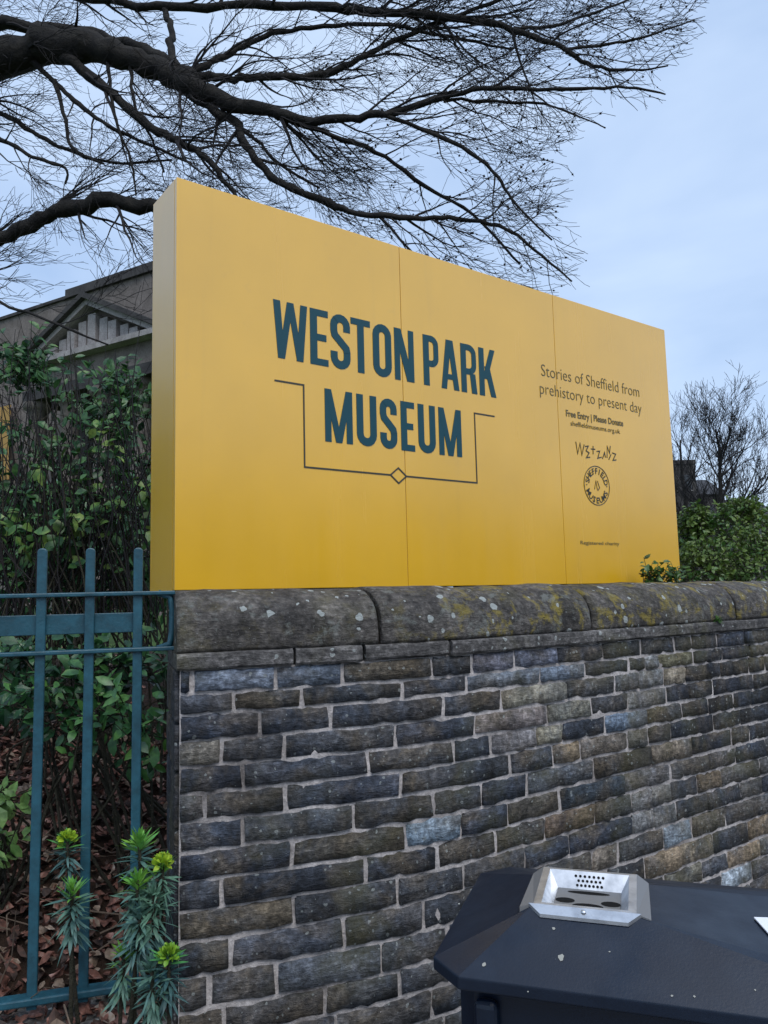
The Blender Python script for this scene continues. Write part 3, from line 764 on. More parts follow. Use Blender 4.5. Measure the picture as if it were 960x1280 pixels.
def outline(o_=0.0):
    c_ = ch
    return [(-o_ * .4, -o_), (BW + o_ * .4, -o_), (BW + c_ + o_, c_ - o_ * .4), (BW + c_ + o_, BD + o_ * .4), (BW + o_ * .4, BD + c_ + o_), (-o_ * .4, BD + c_ + o_), (-c_ - o_, BD + o_ * .4), (-c_ - o_, c_ - o_ * .4)]
OUT = outline()
mb = MB()
T4 = [(u0, v0), (u1, v0), (u1, v1), (u0, v1)]
rimv = [bp(u, v_, ZR) for u, v_ in OUT]; low = [bp(u, v_, ZR - .022) for u, v_ in OUT]; inn = [bp(u, v_, ZR - .022) for u, v_ in outline(-.03)]
top = [bp(u, v_, ZTOPB) for u, v_ in T4]
mb.v += [tuple(p) for p in rimv + low + top + inn]
lo, tp, ni = 8, 16, 20
for i in range(8): j = (i + 1) % 8; mb.f.append((lo + i, lo + j, j, i)); mb.f.append((ni + i, ni + j, lo + j, lo + i))
mb.f += [(0, 1, tp + 1, tp), (1, 2, tp + 1), (2, 3, tp + 2, tp + 1), (3, 4, tp + 2), (4, 5, tp + 3, tp + 2), (5, 6, tp + 3), (6, 7, tp, tp + 3), (7, 0, tp)]
mb.m = [0] * len(mb.f)
lid = bevel(mb.build('lid', M_BIN, binr), .004, 3)
# body: recessed box with corner posts and a posting slot
ib = outline(-.045); mb = MB(); n = 8
mb.v += [tuple(bp(u, v_, .05)) for u, v_ in ib] + [tuple(bp(u, v_, ZR - .015)) for u, v_ in ib]
for i in range(8): j = (i + 1) % 8; mb.f.append((i, j, n + j, n + i))
mb.m = [0] * 8; mb.build('body', M_BIN, binr)
mb = MB()
for u in (.02, BW - .06): mb.box(bp(u, .022, .03), BU * .042, BV * .03, (0, 0, ZR - .045 - .03))
k = 0
for u in (.02, BW - .06):
    mb = MB(); mb.box(bp(u, .020, .03), BU * .042, BV * .024, (0, 0, ZR - .075)); bevel(mb.build('corner_post', M_BIN, binr), .012, 3)
mb = MB(); mb.box(bp(.075, .030, .10), BU * (BW - .16), BV * .014, (0, 0, .48)); bevel(mb.build('door', M_BIN, binr), .006)
mb = MB(); mb.box(bp(.075, .032, ZR - .26), BU * (BW - .16), BV * .012, (0, 0, .14)); mb.build('posting_slot', M_GAP, binr)
mb = MB(); mb.box(bp(-.01, -.0, 0), BU * (BW + .02), BV * (BD + ch), (0, 0, .05)); bevel(mb.build('base', M_BIN, binr), .01)
# stub-out tray: sloping pan sunk in the lid
tray = MB(); fl = .010; zf = ZTOPB + .004; dpt = .040; ins = .024
A = [(u0 + .004, v0 + .004), (u1 - .004, v0 + .004), (u1 - .004, v1 + .006), (u0 + .004, v1 + .006)]
I_ = [(u0 + .018, v0 + .012), (u1 - .018, v0 + .012), (u1 - .018, v1 - .004), (u0 + .018, v1 - .004)]
B_ = [(u0 + .034, v0 + .018), (u1 - .034, v0 + .018), (u1 - .034, v1 - ins), (u0 + .034, v1 - ins)]
def trayz(v_): return zf + (v_ - v0) / (v1 - v0) * .010          # rear edge stands up
tv = [bp(u, v_, trayz(v_)) for u, v_ in A] + [bp(u, v_, trayz(v_) + .001) for u, v_ in I_] + [bp(u, v_, zf - .017) for u, v_ in B_]
tray.v += [tuple(p) for p in tv]
for i in range(4): j = (i + 1) % 4; tray.f += [(i, j, 4 + j, 4 + i), (4 + i, 4 + j, 8 + j, 8 + i)]
tray.f.append((8, 9, 10, 11)); tray.m = [0] * len(tray.f)
# skirt
b = len(tray.v); tray.v += [tuple(bp(u, v_, ZTOPB - .012)) for u, v_ in A]
for i in range(4): j = (i + 1) % 4; tray.f.append((b + i, b + j, j, i)); tray.m.append(0)
to = tray.build('stub_out_tray', M_STEEL, binr)
# front flange and side ears of the tray
mb = MB(); z1 = ZTOPB + .006
P = [bp(u0 - .004, v0 + .002, z1), bp(u1 + .004, v0 + .002, z1), bp(u1 - .018, v0 - .016, z1 - .010), bp(u0 + .018, v0 - .016, z1 - .010)]
mb.v += [tuple(p) for p in P] + [tuple(p - Vector((0, 0, .006))) for p in P]
mb.f += [(3, 2, 1, 0), (4, 5, 6, 7), (2, 3, 7, 6), (1, 2, 6, 5), (3, 0, 4, 7), (0, 1, 5, 4)]; mb.m = [0] * 6; mb.build('front_flange', M_STEEL, to)
for sgn, uu in ((-1, u0 + .004), (1, u1 - .004)):
    q = [(uu, v0 + .004, zf + .0005), (uu, v1 + .006, trayz(v1 + .006) + .0005), (uu + sgn * .021, v1 + .002, trayz(v1) - .013), (uu + sgn * .024, v0 - .002, ZTOPB - .001)]
    P = [bp(*k_) for k_ in q]; mb = MB(); mb.v += [tuple(p) for p in P] + [tuple(p - Vector((0, 0, .016))) for p in P]
    mb.f += [(0, 1, 2, 3), (7, 6, 5, 4), (0, 4, 5, 1), (1, 5, 6, 2), (2, 6, 7, 3), (3, 7, 4, 0)]; mb.m = [0] * 6; mb.build('side_ear', M_DULLSTEEL, to)
# vent holes in the sloping rear plate, slots in the floor
pb0, pb1 = Vector(tv[7]), Vector(tv[6]); pf0, pf1 = Vector(tv[11]), Vector(tv[10])
def onback(x, y): return pf0.lerp(pf1, x).lerp(pb0.lerp(pb1, x), y)
nb_ = (pf1 - pf0).cross(pb0 - pf0).normalized()
if nb_.dot(CAMP - pf0) < 0: nb_ = -nb_
mb = MB()
def disc(mb, c, ex, ey, n, n_=10): mb.quad(*[c + n + ex * math.cos(2 * math.pi * i / n_) + ey * math.sin(2 * math.pi * i / n_) for i in range(n_)])
exb = (pf1 - pf0).normalized(); eyb = (pb0 - pf0 - exb * (pb0 - pf0).dot(exb)).normalized()
for j, (cnt, x0) in enumerate(((7, .32), (6, .35), (7, .32))):
    for i in range(cnt): disc(mb, onback(x0 + i * .061, .22 + j * .25), exb * .0027, eyb * .0027, nb_ * .0008)
mb.build('vent_holes', M_GAP, to, kind='stuff')
def onfloor(x, y): return Vector(tv[8]).lerp(Vector(tv[9]), x).lerp(Vector(tv[11]).lerp(Vector(tv[10]), x), y)
for x, y, rx, ry in ((.5, .86, .040, .007), (.16, .5, .018, .012), (.52, .34, .028, .012), (.86, .5, .018, .012)):
    mb = MB(); disc(mb, onfloor(x, y), BU * rx, BV * ry, Vector((0, 0, .0012)), 16); mb.build('slot', M_GAP, to)
fm = MB(); q4 = [Vector(tv[k]) + Vector((0, 0, .0005)) for k in (8, 9, 10, 11)]; fm.quad(*q4); fm.build('tray_floor', M_DULLSTEEL, to)
mb = MB(); c0 = bp(lerp(u0, u1, .5), v0 - .006, z1 - .004); mb.lathe(c0, [(.0001, .0035), (.004, .003), (.0045, 0)], 10); mb.build('bolt', M_STEEL, to, True)
# sticker on the right-hand facet, bird specks
nrm = (rimv[2] - top[1]).cross(top[2] - top[1]).normalized(); nrm = nrm if nrm.z > 0 else -nrm
def onright(px, py):
    d = ray(px, py); k = (top[1] - CAMP).dot(nrm) / d.dot(nrm); return CAMP + d * k
mb = MB(); P = [onright(942, 1149), onright(975, 1150), onright(1010, 1185), onright(968, 1178)]; P = [p + nrm * .004 for p in P]
mb.quad(*P); mb.quad(*[p - nrm * .002 for p in P][::-1]); mb.build('sticker', M_WHITE, lid)
nf = (rimv[1] - rimv[0]).cross(top[0] - rimv[0]).normalized(); nf = nf if nf.z > 0 else -nf
mb = MB()
for px, py, r_ in ((605, 1206, .0042), (701, 1197, .0062), (840, 1245, .002), (868, 1246, .002), (762, 1190, .0016), (692, 1161, .003), (944, 1238, .0016), (660, 1240, .0015), (574, 1130, .0018)):
    d = ray(px, py); k = (rimv[0] - CAMP).dot(nf) / d.dot(nf); p = CAMP + d * k
    ex = nf.orthogonal().normalized(); ey = nf.cross(ex)
    mb.quad(*[p + nf * .0012 + (ex * math.cos(a * .7) + ey * math.sin(a * .7)) * r_ * rnd.uniform(.6, 1.1) for a in range(9)])
mb.build('droppings', M_DROP, lid, kind='stuff')

# ------------------------------------------------------------------ museum behind the climbers
MA = R_(30); MU = Vector((math.cos(MA), -math.sin(MA), 0)); MV = Vector((math.sin(MA), math.cos(MA), 0))     # right along the facade, back
MO = at(110, 600, 25.0); MO.z = 0
mus = thing('museum_building', 'soot-dark classical stone museum with columns and pediment behind the climbers', 'building', (MO.x, MO.y, 1.1))
def mp_(t_, n, z): return MO + MU * t_ - MV * n + Vector((0, 0, z))
def mz(px, py, n=0.0):
    d = ray(px, py); k = (MO - MV * n - CAMP).dot(MV) / d.dot(MV); return (CAMP + d * k)
ZPB = (mz(24, 461).z + mz(186, 416).z) / 2            # top of the pediment's base cornice
ZAP = mz(110, 370).z
HS = 3.75
def mbox(name, t0, t1, n0, n1, z0, z1, m_=M_MUS, parent=mus):
    mb = MB(); mb.box(mp_(t0, n0, z0), MU * (t1 - t0), -MV * (n1 - n0), (0, 0, z1 - z0)); return mb.build(name, m_, parent)
mbox('entablature', -HS + .25, HS - .25, -1.6, -.05, ZPB - 1.25, ZPB - .18)
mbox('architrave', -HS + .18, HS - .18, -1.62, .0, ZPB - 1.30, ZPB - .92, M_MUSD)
mbox('cornice', -HS, HS, -1.6, .35, ZPB - .18, ZPB, M_MUSL)
def gable(name, z0, z1, hs, n0, n1, m_, th=None):
    mb = MB(); pr = [(-hs, z0), (hs, z0), (0, z1)] if th is None else [(-hs, z0), (-hs + th * 1.6, z0), (0, z1 - th), (hs - th * 1.6, z0), (hs, z0), (0, z1)]
    fr = [mp_(t_, n1, z) for t_, z in pr]; bk = [mp_(t_, n0, z) for t_, z in pr]; k = len(pr)
    mb.v += [tuple(p) for p in fr + bk]
    if th is None: mb.f += [(0, 1, 2), (5, 4, 3)]
    else: mb.f += [(0, 1, 2, 5), (2, 3, 4, 5), (0 + 6, 5 + 6, 2 + 6, 1 + 6), (2 + 6, 5 + 6, 4 + 6, 3 + 6)]
    for i in range(k): j = (i + 1) % k; mb.f.append((i, k + i, k + j, j))
    mb.m = [0] * len(mb.f); return mb.build(name, m_, mus)
gable('tympanum', ZPB, ZAP - .35, HS - .7, -1.6, -.25, M_MUS)
gable('raking_cornice', ZPB + .003, ZAP - .18, HS - .35, -1.5, .22, M_MUSL, .22)
gable('raking_roof_edge', ZPB + .006, ZAP, HS + .02, -1.55, .40, M_MUSD, .20)
for i, t_ in enumerate([-2.4, -1.95, -1.45, -.95, -.45, .1, .6, 1.1, 1.6, 2.1, 2.5]):
    hgt = (ZAP - .5 - ZPB) * (1 - abs(t_) / (HS - .55)) - .15
    if hgt > .15: mbox('relief_block', t_ - .19, t_ + .19, -.25, -.02 + .07 * (i % 2), ZPB + .003, ZPB + hgt, M_MUSL)
for t_ in (-3.3, -1.55, .2, 1.95, 3.35):
    mb = MB(); c0 = mp_(t_, -.45, 1.2); hgt = ZPB - 1.3 - 1.2; pr = [(.50, 0), (.50, .2), (.42, .26), (.40, .34)]
    pr += [(.36 - .05 * q, .34 + (hgt - .7) * q) for q in (0, .33, .66, 1)] + [(.36, hgt - .33), (.38, hgt - .26), (.5, hgt - .22), (.5, hgt)]
    mb.lathe(c0, pr, 20); mb.build('column', M_MUS, mus, True)
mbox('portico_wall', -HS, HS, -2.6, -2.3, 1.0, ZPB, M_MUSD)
mbox('doorway', -.7, .9, -2.3, -2.27, 1.2, 4.6, M_GLASS); mbox('step', -HS - .3, HS + .3, -2.3, .3, .9, 1.2, M_MUS)
zA = mz(186, 338, -3.2).z; zB = mz(32, 375, -3.2).z
zpar = (zA + zB) / 2
mbox('main_wall', -14, 5.5, -14, -3.2, .9, zpar - .35, M_MUS); mbox('parapet_cap', -5.4, 5.6, -14.0, -3.05, zpar - .35, zpar, M_MUSD)
mbox('wing_parapet', -14, -5.4, -13.9, -3.1, zpar - .35, zpar - .22, M_MUSD)
for t_ in (-12, -9.2, -6.3):
    f_ = mbox('window', t_ - .7, t_ + .7, -3.2, -3.17, 3, 6, M_GLASS); mbox('frame', t_ - .85, t_ + .85, -3.2, -3.12, 2.8, 3.0, M_MUSL, f_)
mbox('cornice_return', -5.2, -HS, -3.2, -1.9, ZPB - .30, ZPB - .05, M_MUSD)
bn = thing('museum_banner', 'ochre banner hanging on the museum wall behind the climbers', 'banner', mp_(-5.2, -3.1, 2))
mb = MB(); p = mz(-14, 505, -2.9); q = mz(14, 505, -2.9); z1 = mz(6, 508, -2.9).z; z0 = mz(6, 600, -2.9).z
mb.box(Vector((p.x, p.y, z0)), q - Vector((p.x, p.y, q.z)), -MV * .03, (0, 0, z1 - z0)); mb.build('cloth', M_BANNER, bn)
mb = MB(); mb.tube([Vector((p.x, p.y, z1)) - MV * .25 * -1, Vector((p.x, p.y, z1)) - MV * .05], .02); mb.tube([Vector((p.x, p.y, z1 + .01)), Vector((q.x, q.y, z1 + .01))], .025); mb.build('pole', M_MUSD, bn)

# ------------------------------------------------------------------ big bare tree
def smooth_path(P, sub=4, jit=0.0, r=None):
    """Catmull-Rom through (Vector, radius)"""
    o = []
    for i in range(len(P) - 1):
        p0 = P[max(i - 1, 0)]; p1 = P[i]; p2 = P[i + 1]; p3 = P[min(i + 2, len(P) - 1)]
        for k in range(sub):
            t_ = k / sub
            f_ = lambda a, b_, c_, d_: .5 * (2 * b_ + (c_ - a) * t_ + (2 * a - 5 * b_ + 4 * c_ - d_) * t_ * t_ + (3 * b_ - a - 3 * c_ + d_) * t_ ** 3)
            v_ = f_(p0[0], p1[0], p2[0], p3[0])
            if jit: j_ = min(jit, lerp(p1[1], p2[1], t_) * .3); v_ = v_ + Vector((r.gauss(0, j_), r.gauss(0, j_), r.gauss(0, j_)))
            o.append((v_, lerp(p1[1], p2[1], t_)))
    o.append(P[-1]); return o
def rdir(r): return Vector((r.gauss(0, 1), r.gauss(0, 1), r.gauss(0, 1))).normalized()
def sky_ok(p):
    x, y = topx(p)
    B = [(-2000, 960), (-200, 930), (0, 893), (40, 885), (90, 850), (130, 850), (145, 775), (170, 755), (185, 705), (230, 722), (290, 728), (345, 745), (372, 742), (400, 600), (900, 600)]
    for (a, xa), (b_, xb) in zip(B, B[1:]):
        if a <= y < b_: return x < lerp(xa, xb, (y - a) / (b_ - a))
    return True
def grow(mbs, p, d, ln, r0, lvl, r, cfg):
    n = 8 if lvl == 1 else (6 if lvl == 2 else 5)
    pts = [p.copy()]; rad = [r0]; q = p.copy(); d = d.normalized(); st = ln / n
    for i in range(n):
        d = (d + rdir(r) * cfg['wob'] + cfg['trop'](lvl, i / n)).normalized(); q = q + d * st; pts.append(q.copy())
        rad.append(max(lerp(r0, cfg['tip'], ((i + 1) / n) ** .8), cfg['tip']))
    if cfg.get('ok') and (not cfg['ok'](pts[-1]) or not cfg['ok'](pts[n // 2])): return
    mbs.tube(pts, rad, 5 if lvl == 1 else (4 if lvl == 2 else 3), cap=False)
    if lvl >= cfg['levels']:
        return
    cnt = cfg['cnt'][lvl]; k = int(cnt * ln / cfg['ref'][lvl] + r.random())
    for _ in range(k):
        t_ = r.uniform(.15, 1.0) * n; i = min(int(t_), n - 1); pp = pts[i].lerp(pts[i + 1], t_ - i)
        tg = (pts[i + 1] - pts[i]).normalized(); sdv = rdir(r); sdv = (sdv - tg * sdv.dot(tg)).normalized()
        an = r.uniform(.35, .85); dd = tg * math.cos(an) + sdv * math.sin(an)
        grow(mbs, pp, dd, cfg['ref'][lvl + 1] * r.uniform(.5, 1.25) * (1 - .35 * t_ / n), max(cfg['tip'], rad[i] * r.uniform(.45, .65)), lvl + 1, r, cfg)
tr = random.Random(21); V_ = Vector
TX, TY = -5.9, 7.3
bigtree = thing('bare_tree', 'big leafless tree whose long dark limbs sweep over the yellow sign', 'tree', (TX, TY, soil_z(TX, TY)))
tz = soil_z(TX, TY) - .1
mb = MB(); tp_ = [(Vector((TX, TY, tz)), .75), (Vector((TX, TY, tz + .4)), .55), (Vector((TX + .05, TY, 3)), .46), (Vector((TX + .1, TY, 6)), .42), (Vector((TX - .1, TY + .1, 8.5)), .32), (Vector((TX - .3, TY + .3, 12)), .16), (Vector((TX - .2, TY + .2, 15)), .04)]
sp_ = smooth_path(tp_, 5, .015, tr); mb.tube([p for p, _ in sp_], [q for _, q in sp_], 14); mb.build('trunk', M_BARK, bigtree, True)
def trk(z): return Vector((TX + .05, TY, z))
# limbs as (photo x, photo y, distance, width in photo pixels); a leading height ties the limb to the trunk
LIMBS = [
    (5.9, [(-130, 105, 7.2, 60), (0, 76, 7.1, 47), (70, 57, 7.0, 45), (130, 63, 6.9, 36), (185, 82, 6.9, 30), (225, 100, 6.85, 28), (262, 122, 6.8, 22), (330, 138, 6.7, 15), (372, 150, 6.7, 12), (430, 150, 6.6, 10), (481, 143, 6.5, 9), (554, 122, 6.4, 8), (616, 110, 6.3, 6), (710, 112, 6.2, 5), (783, 109, 6.1, 3.5), (832, 118, 6.05, 2)]),
    (6.6, [(-120, 40, 7.4, 26), (40, 33, 7.3, 15), (130, 45, 7.2, 14), (190, 66, 7.0, 14), (212, 78, 6.9, 15), (240, 108, 6.83, 12)]),
    (7.0, [(-100, -40, 7.6, 26), (60, -12, 7.6, 13), (140, 2, 7.5, 11), (200, 10, 7.4, 11), (300, 7, 7.3, 11), (400, 10, 7.2, 11), (480, 15, 7.1, 11), (564, 21, 7.0, 10), (642, 36, 6.9, 8), (705, 62, 6.8, 6.5), (741, 83, 6.8, 5), (793, 88, 6.7, 3), (835, 82, 6.7, 2)]),
    (None, [(205, 10, 7.4, 9), (213, 35, 7.2, 8), (216, 66, 7.0, 11), (224, 100, 6.85, 14)]),
    (None, [(60, 64, 7.0, 16), (100, 84, 6.9, 14), (150, 126, 6.8, 12), (190, 160, 6.7, 12), (230, 180, 6.6, 10), (262, 203, 6.5, 8), (290, 240, 6.5, 6), (320, 290, 6.4, 4)]),
    (None, [(215, 97, 6.9, 16), (268, 138, 6.8, 13), (294, 152, 6.8, 12), (312, 188, 6.7, 11), (345, 225, 6.6, 10), (400, 250, 6.6, 9), (450, 268, 6.5, 8), (530, 272, 6.5, 6.5), (580, 274, 6.4, 6), (632, 286, 6.4, 4.5), (668, 312, 6.3, 3.2), (715, 352, 6.3, 2)]),
    (None, [(222, 98, 6.85, 14), (255, 96, 6.9, 11), (300, 98, 7.0, 10), (350, 95, 7.1, 9), (400, 94, 7.2, 9), (450, 74, 7.2, 8), (490, 52, 7.2, 7), (560, 25, 7.1, 6), (640, -6, 7.1, 4)]),
    (None, [(218, 95, 6.9, 12), (250, 84, 7.0, 9), (290, 66, 7.2, 8), (330, 45, 7.3, 7), (390, 35, 7.4, 6), (470, 30, 7.4, 5), (560, 45, 7.4, 4), (640, 62, 7.3, 3)]),
    (4.4, [(-150, 345, 7.3, 30), (-60, 318, 7.2, 22), (0, 300, 7.1, 19), (60, 270, 7.0, 19), (110, 254, 6.9, 19), (190, 258, 6.8, 19), (260, 275, 6.8, 15), (360, 330, 6.7, 9), (480, 380, 6.6, 5)]),
    (None, [(481, 143, 6.5, 6), (564, 177, 6.4, 5.5), (616, 213, 6.3, 4.5), (640, 250, 6.3, 3.5), (690, 300, 6.2, 2.5)]),
    (None, [(330, 138, 6.7, 8), (400, 165, 6.8, 7), (470, 190, 6.9, 6), (530, 232, 6.9, 5), (590, 268, 7.0, 4), (650, 330, 7.0, 3)]),
    (None, [(705, 62, 6.8, 4.5), (760, 55, 6.9, 4), (810, 45, 6.9, 3), (868, 25, 7.0, 1.6)]),
    (None, [(642, 36, 6.9, 5), (700, 30, 7.0, 4), (760, 10, 7.0, 3), (810, -10, 7.1, 2)]),
    (None, [(32, 70, 7.05, 9), (70, 103, 7.0, 7), (98, 130, 6.9, 6), (135, 157, 6.8, 5), (180, 178, 6.8, 4), (240, 205, 6.8, 3)]),
    (None, [(68, 101, 7.0, 6), (82, 150, 6.9, 5), (90, 185, 6.9, 4), (130, 205, 6.8, 3)]),
    (5.3, [(-80, 120, 7.4, 14), (0, 142, 7.3, 7), (50, 170, 7.2, 6), (90, 190, 7.2, 5), (140, 204, 7.1, 4), (215, 200, 7.1, 3)]),
    (5.2, [(-80, 150, 7.2, 12), (0, 174, 7.1, 6), (40, 196, 7.0, 5), (80, 210, 7.0, 4), (82, 230, 7.0, 2.5)]),
    (None, [(134, 68, 6.88, 6), (140, 125, 6.8, 4), (150, 165, 6.7, 3.5), (165, 205, 6.7, 3), (170, 245, 6.7, 2)]),
    (None, [(163, 78, 6.88, 6), (168, 130, 6.8, 4), (185, 165, 6.8, 3.5), (205, 215, 6.7, 2.5)]),
    (None, [(300, 160, 6.8, 5), (320, 175, 6.8, 4.5), (350, 205, 6.8, 4), (400, 235, 6.9, 3)]),
    (None, [(555, 124, 6.4, 5), (620, 128, 6.5, 4), (680, 130, 6.5, 3), (735, 150, 6.5, 2), (757, 160, 6.5, 1.5)]),
    (4.2, [(-60, 355, 6.6, 9), (0, 378, 6.3, 4), (60, 400, 6.1, 3.5), (135, 431, 6.0, 2.5)]),
    (7.6, [(-60, -90, 7.8, 30), (120, -90, 7.9, 20), (350, -70, 8.0, 15), (560, -45, 8.0, 9), (720, -35, 8.0, 5), (850, -30, 8.0, 2)]),
    (8.4, [(-100, -260, 8.3, 26), (100, -330, 8.5, 17), (400, -330, 8.7, 10), (700, -280, 8.9, 3)]),
]
limbm = MB(); tw = MB()
cfg = dict(wob=.21, tip=.0020, levels=4, cnt={1: 7, 2: 5.2, 3: 3.0}, ref={1: 1.25, 2: .72, 3: .40, 4: .21}, ok=sky_ok,
           trop=lambda lvl, t_: Vector((.07, 0, .06 * t_ - .02)))
for zt_, L0 in LIMBS:
    P = [(at(x, y, Y), wd_ / 2 * Y / F) for x, y, Y, wd_ in L0]
    if zt_ is not None: P = [(trk(zt_), P[0][1] * 1.15)] + P
    pth = smooth_path(P, 5, .016, tr)
    limbm.tube([p for p, _ in pth], [max(q * tr.uniform(.86, 1.16), .004) for _, q in pth], 9)
    # spurs and side branches
    tot = 0
    for i in range(len(pth) - 1):
        p, q = pth[i][0], pth[i + 1][0]; l = (q - p).length; tot += l; x, y = topx(p)
        if x < -150: continue
        dens = (2.4 + 3.2 * min(1, max(0, (x - 250) / 250))) if y > -60 else 1.2
        k = int(l * dens + tr.random())
        tg = (q - p).normalized()
        for _ in range(k):
            sdv = rdir(tr); sdv = (sdv - tg * sdv.dot(tg)); sdv.y *= .8; sdv.normalize(); an = tr.uniform(.35, .95)
            dd = tg * math.cos(an) + sdv * math.sin(an); pp = p.lerp(q, tr.random()); r0 = min(.020, max(.005, pth[i][1] * tr.uniform(.3, .6)))
            grow(tw, pp, dd, tr.uniform(.45, 1.25) * (1.0 if pth[i][1] > .02 else .8), r0, 1, tr, cfg)
for x, y, Y, rr in ((232, 98, 6.83, .12), (262, 118, 6.8, .10)):     # knots and old pruning wounds
    c0 = at(x, y, Y); d = (rdir(tr) + V_((0, -.4, .4))).normalized(); limbm.tube([c0 - d * rr, c0 - d * rr * .5, c0, c0 + d * rr * .5, c0 + d * rr * .8], [rr * .5, rr * .95, rr, rr * .85, rr * .4], 9)
limbm.build('limbs', M_BARK, bigtree, True)
# buds and seed husks at twig ends
tw.build('twigs', M_TWIG, bigtree, False, kind='stuff')
hk = MB(); nv = len(tw.v)
for _ in range(2600):
    p = Vector(tw.v[tr.randrange(nv)])
    if topx(p)[0] < 380: continue
    s_ = tr.uniform(.008, .016); d = rdir(tr); a = d.orthogonal().normalized(); c_ = d.cross(a)
    b = len(hk.v); hk.v += [tuple(p + q * s_) for q in (d, a, c_, -a, -c_, -d * .8)]
    hk.f += [(b + i, b + j, b + k) for i, j, k in ((0, 1, 2), (0, 2, 3), (0, 3, 4), (0, 4, 1), (5, 2, 1), (5, 3, 2), (5, 4, 3), (5, 1, 4))]; hk.m += [0] * 8
hk.build('buds', M_TWIG, bigtree, kind='stuff')
print('tree tris', len(tw.f) * 2)

# ------------------------------------------------------------------ planting behind the railings
lr = random.Random(5)
leafv = {}
def leaf_mesh(key, ln, wd_, fold, curl, m_):
    mb = MB(); mb.leaf(Vector((0, 0, 0)), Vector((1, 0, 0)), Vector((0, 0, 1)), ln, wd_, fold, curl); return mb.mesh(key, m_, True)
LAU = [leaf_mesh('leaf', 1, .44, .12, .12, M_LAUREL), leaf_mesh('leaf', 1, .5, .06, .2, M_LAUREL), leaf_mesh('leaf', 1, .38, .2, .05, M_LAUREL)]
CLI = [leaf_mesh('leaf', 1, .62, .12, .15, M_CLIMB), leaf_mesh('leaf', 1, .75, .05, .25, M_CLIMB), leaf_mesh('leaf', 1, .5, .2, .1, M_CLIMB)]
def place_leaf(me, p, d, nrm, ln, parent):
    d = d.normalized(); y = nrm.cross(d)
    if y.length < 1e-4: y = d.orthogonal()
    y.normalize(); z = d.cross(y)
    mt = Matrix((d, y, z)).transposed().to_4x4() @ Matrix.Scale(ln, 4); mt.translation = p
    o = bpy.data.objects.new('leaf', me); C.objects.link(o); o.parent = parent
    o.matrix_parent_inverse = parent_inv(parent); o.matrix_basis = mt
    return o
def shrub(name, label, cat, base, blobs, nst, nleaf, lsz, m_leaf, single=0, singmesh=None, stemm=M_STEMG, r=lr, droop=-.2, spread=.35, face=.55, stemr=.007):
    """stems from the base fan out into ellipsoid blobs (centre, radii); leaves sit on sprigs inside the blobs"""
    root = thing(name, label, cat, base); st = MB(); fo = MB(); base = Vector(base)
    tips = []; tocam = (CAMP - base).normalized()
    for i in range(nst):
        c_, rr = r.choice(blobs); k = Vector((r.gauss(0, .45), r.gauss(0, .45), r.gauss(0, .45)))
        tip = c_ + Vector((k.x * rr.x, k.y * rr.y, k.z * rr.z)); b0 = base + Vector((r.uniform(-spread, spread), r.uniform(-spread, spread) * .6, 0)); b0.z = soil_z(b0.x, b0.y) - .02
        mid = b0.lerp(tip, .5) + Vector((r.uniform(-.1, .1), r.uniform(-.1, .1), r.uniform(0, .15)))
        pth = smooth_path([(b0, stemr), (mid, stemr * .7), (tip, stemr * .35)], 4, .008, r)
        st.tube([p for p, _ in pth], [q for _, q in pth], 4, cap=False); tips += [p for p, _ in pth[4:]]
    ns = 0; cand = []
    while len(cand) < nleaf:
        c_, rr = r.choice(blobs); sprig = Vector((r.gauss(0, 1), r.gauss(0, 1), r.gauss(0, 1))); 
        if sprig.length > 1e-3: sprig = sprig.normalized() * (r.random() ** .45)
        p0 = c_ + Vector((sprig.x * rr.x, sprig.y * rr.y, sprig.z * rr.z)); d = (sprig * .7 + rdir(r) * .8 + Vector((0, 0, .35))).normalized()
        L0 = r.uniform(.08, .2) * lsz / .05 * .7
        if p0.z < soil_z(p0.x, p0.y) + .02: continue
        st.tube([p0 - d * L0, p0, p0 + d * L0 * .8], [.0028, .002, .0012], 3, cap=False)
        for k in range(r.randint(4, 8)):
            pp = p0 + d * r.uniform(-.7, .85) * L0; sdv = rdir(r); sdv = (sdv - d * sdv.dot(d)).normalized()
            ld = (sdv + d * .5 + Vector((0, 0, droop))).normalized(); nm = (Vector((0, 0, 1)) * .6 + tocam * face + rdir(r) * .5).normalized()
            cand.append((pp, ld, nm, lsz * r.uniform(.65, 1.25)))
    cand = cand[:nleaf]
    if single:
        cand.sort(key=lambda q: (q[0] - CAMP).length - q[3] * 4)
    for i, (pp, ld, nm, ln) in enumerate(cand):
        if i < single: place_leaf(r.choice(singmesh), pp, ld, nm, ln, root)
        else: fo.leaf(pp, ld, nm, ln, ln * r.uniform(.42, .62), r.uniform(.05, .2), r.uniform(0, .25))
    st.build('stems', stemm, root, True)
    if fo.v: fo.build('foliage', m_leaf, root, kind='stuff')
    return root
V = Vector
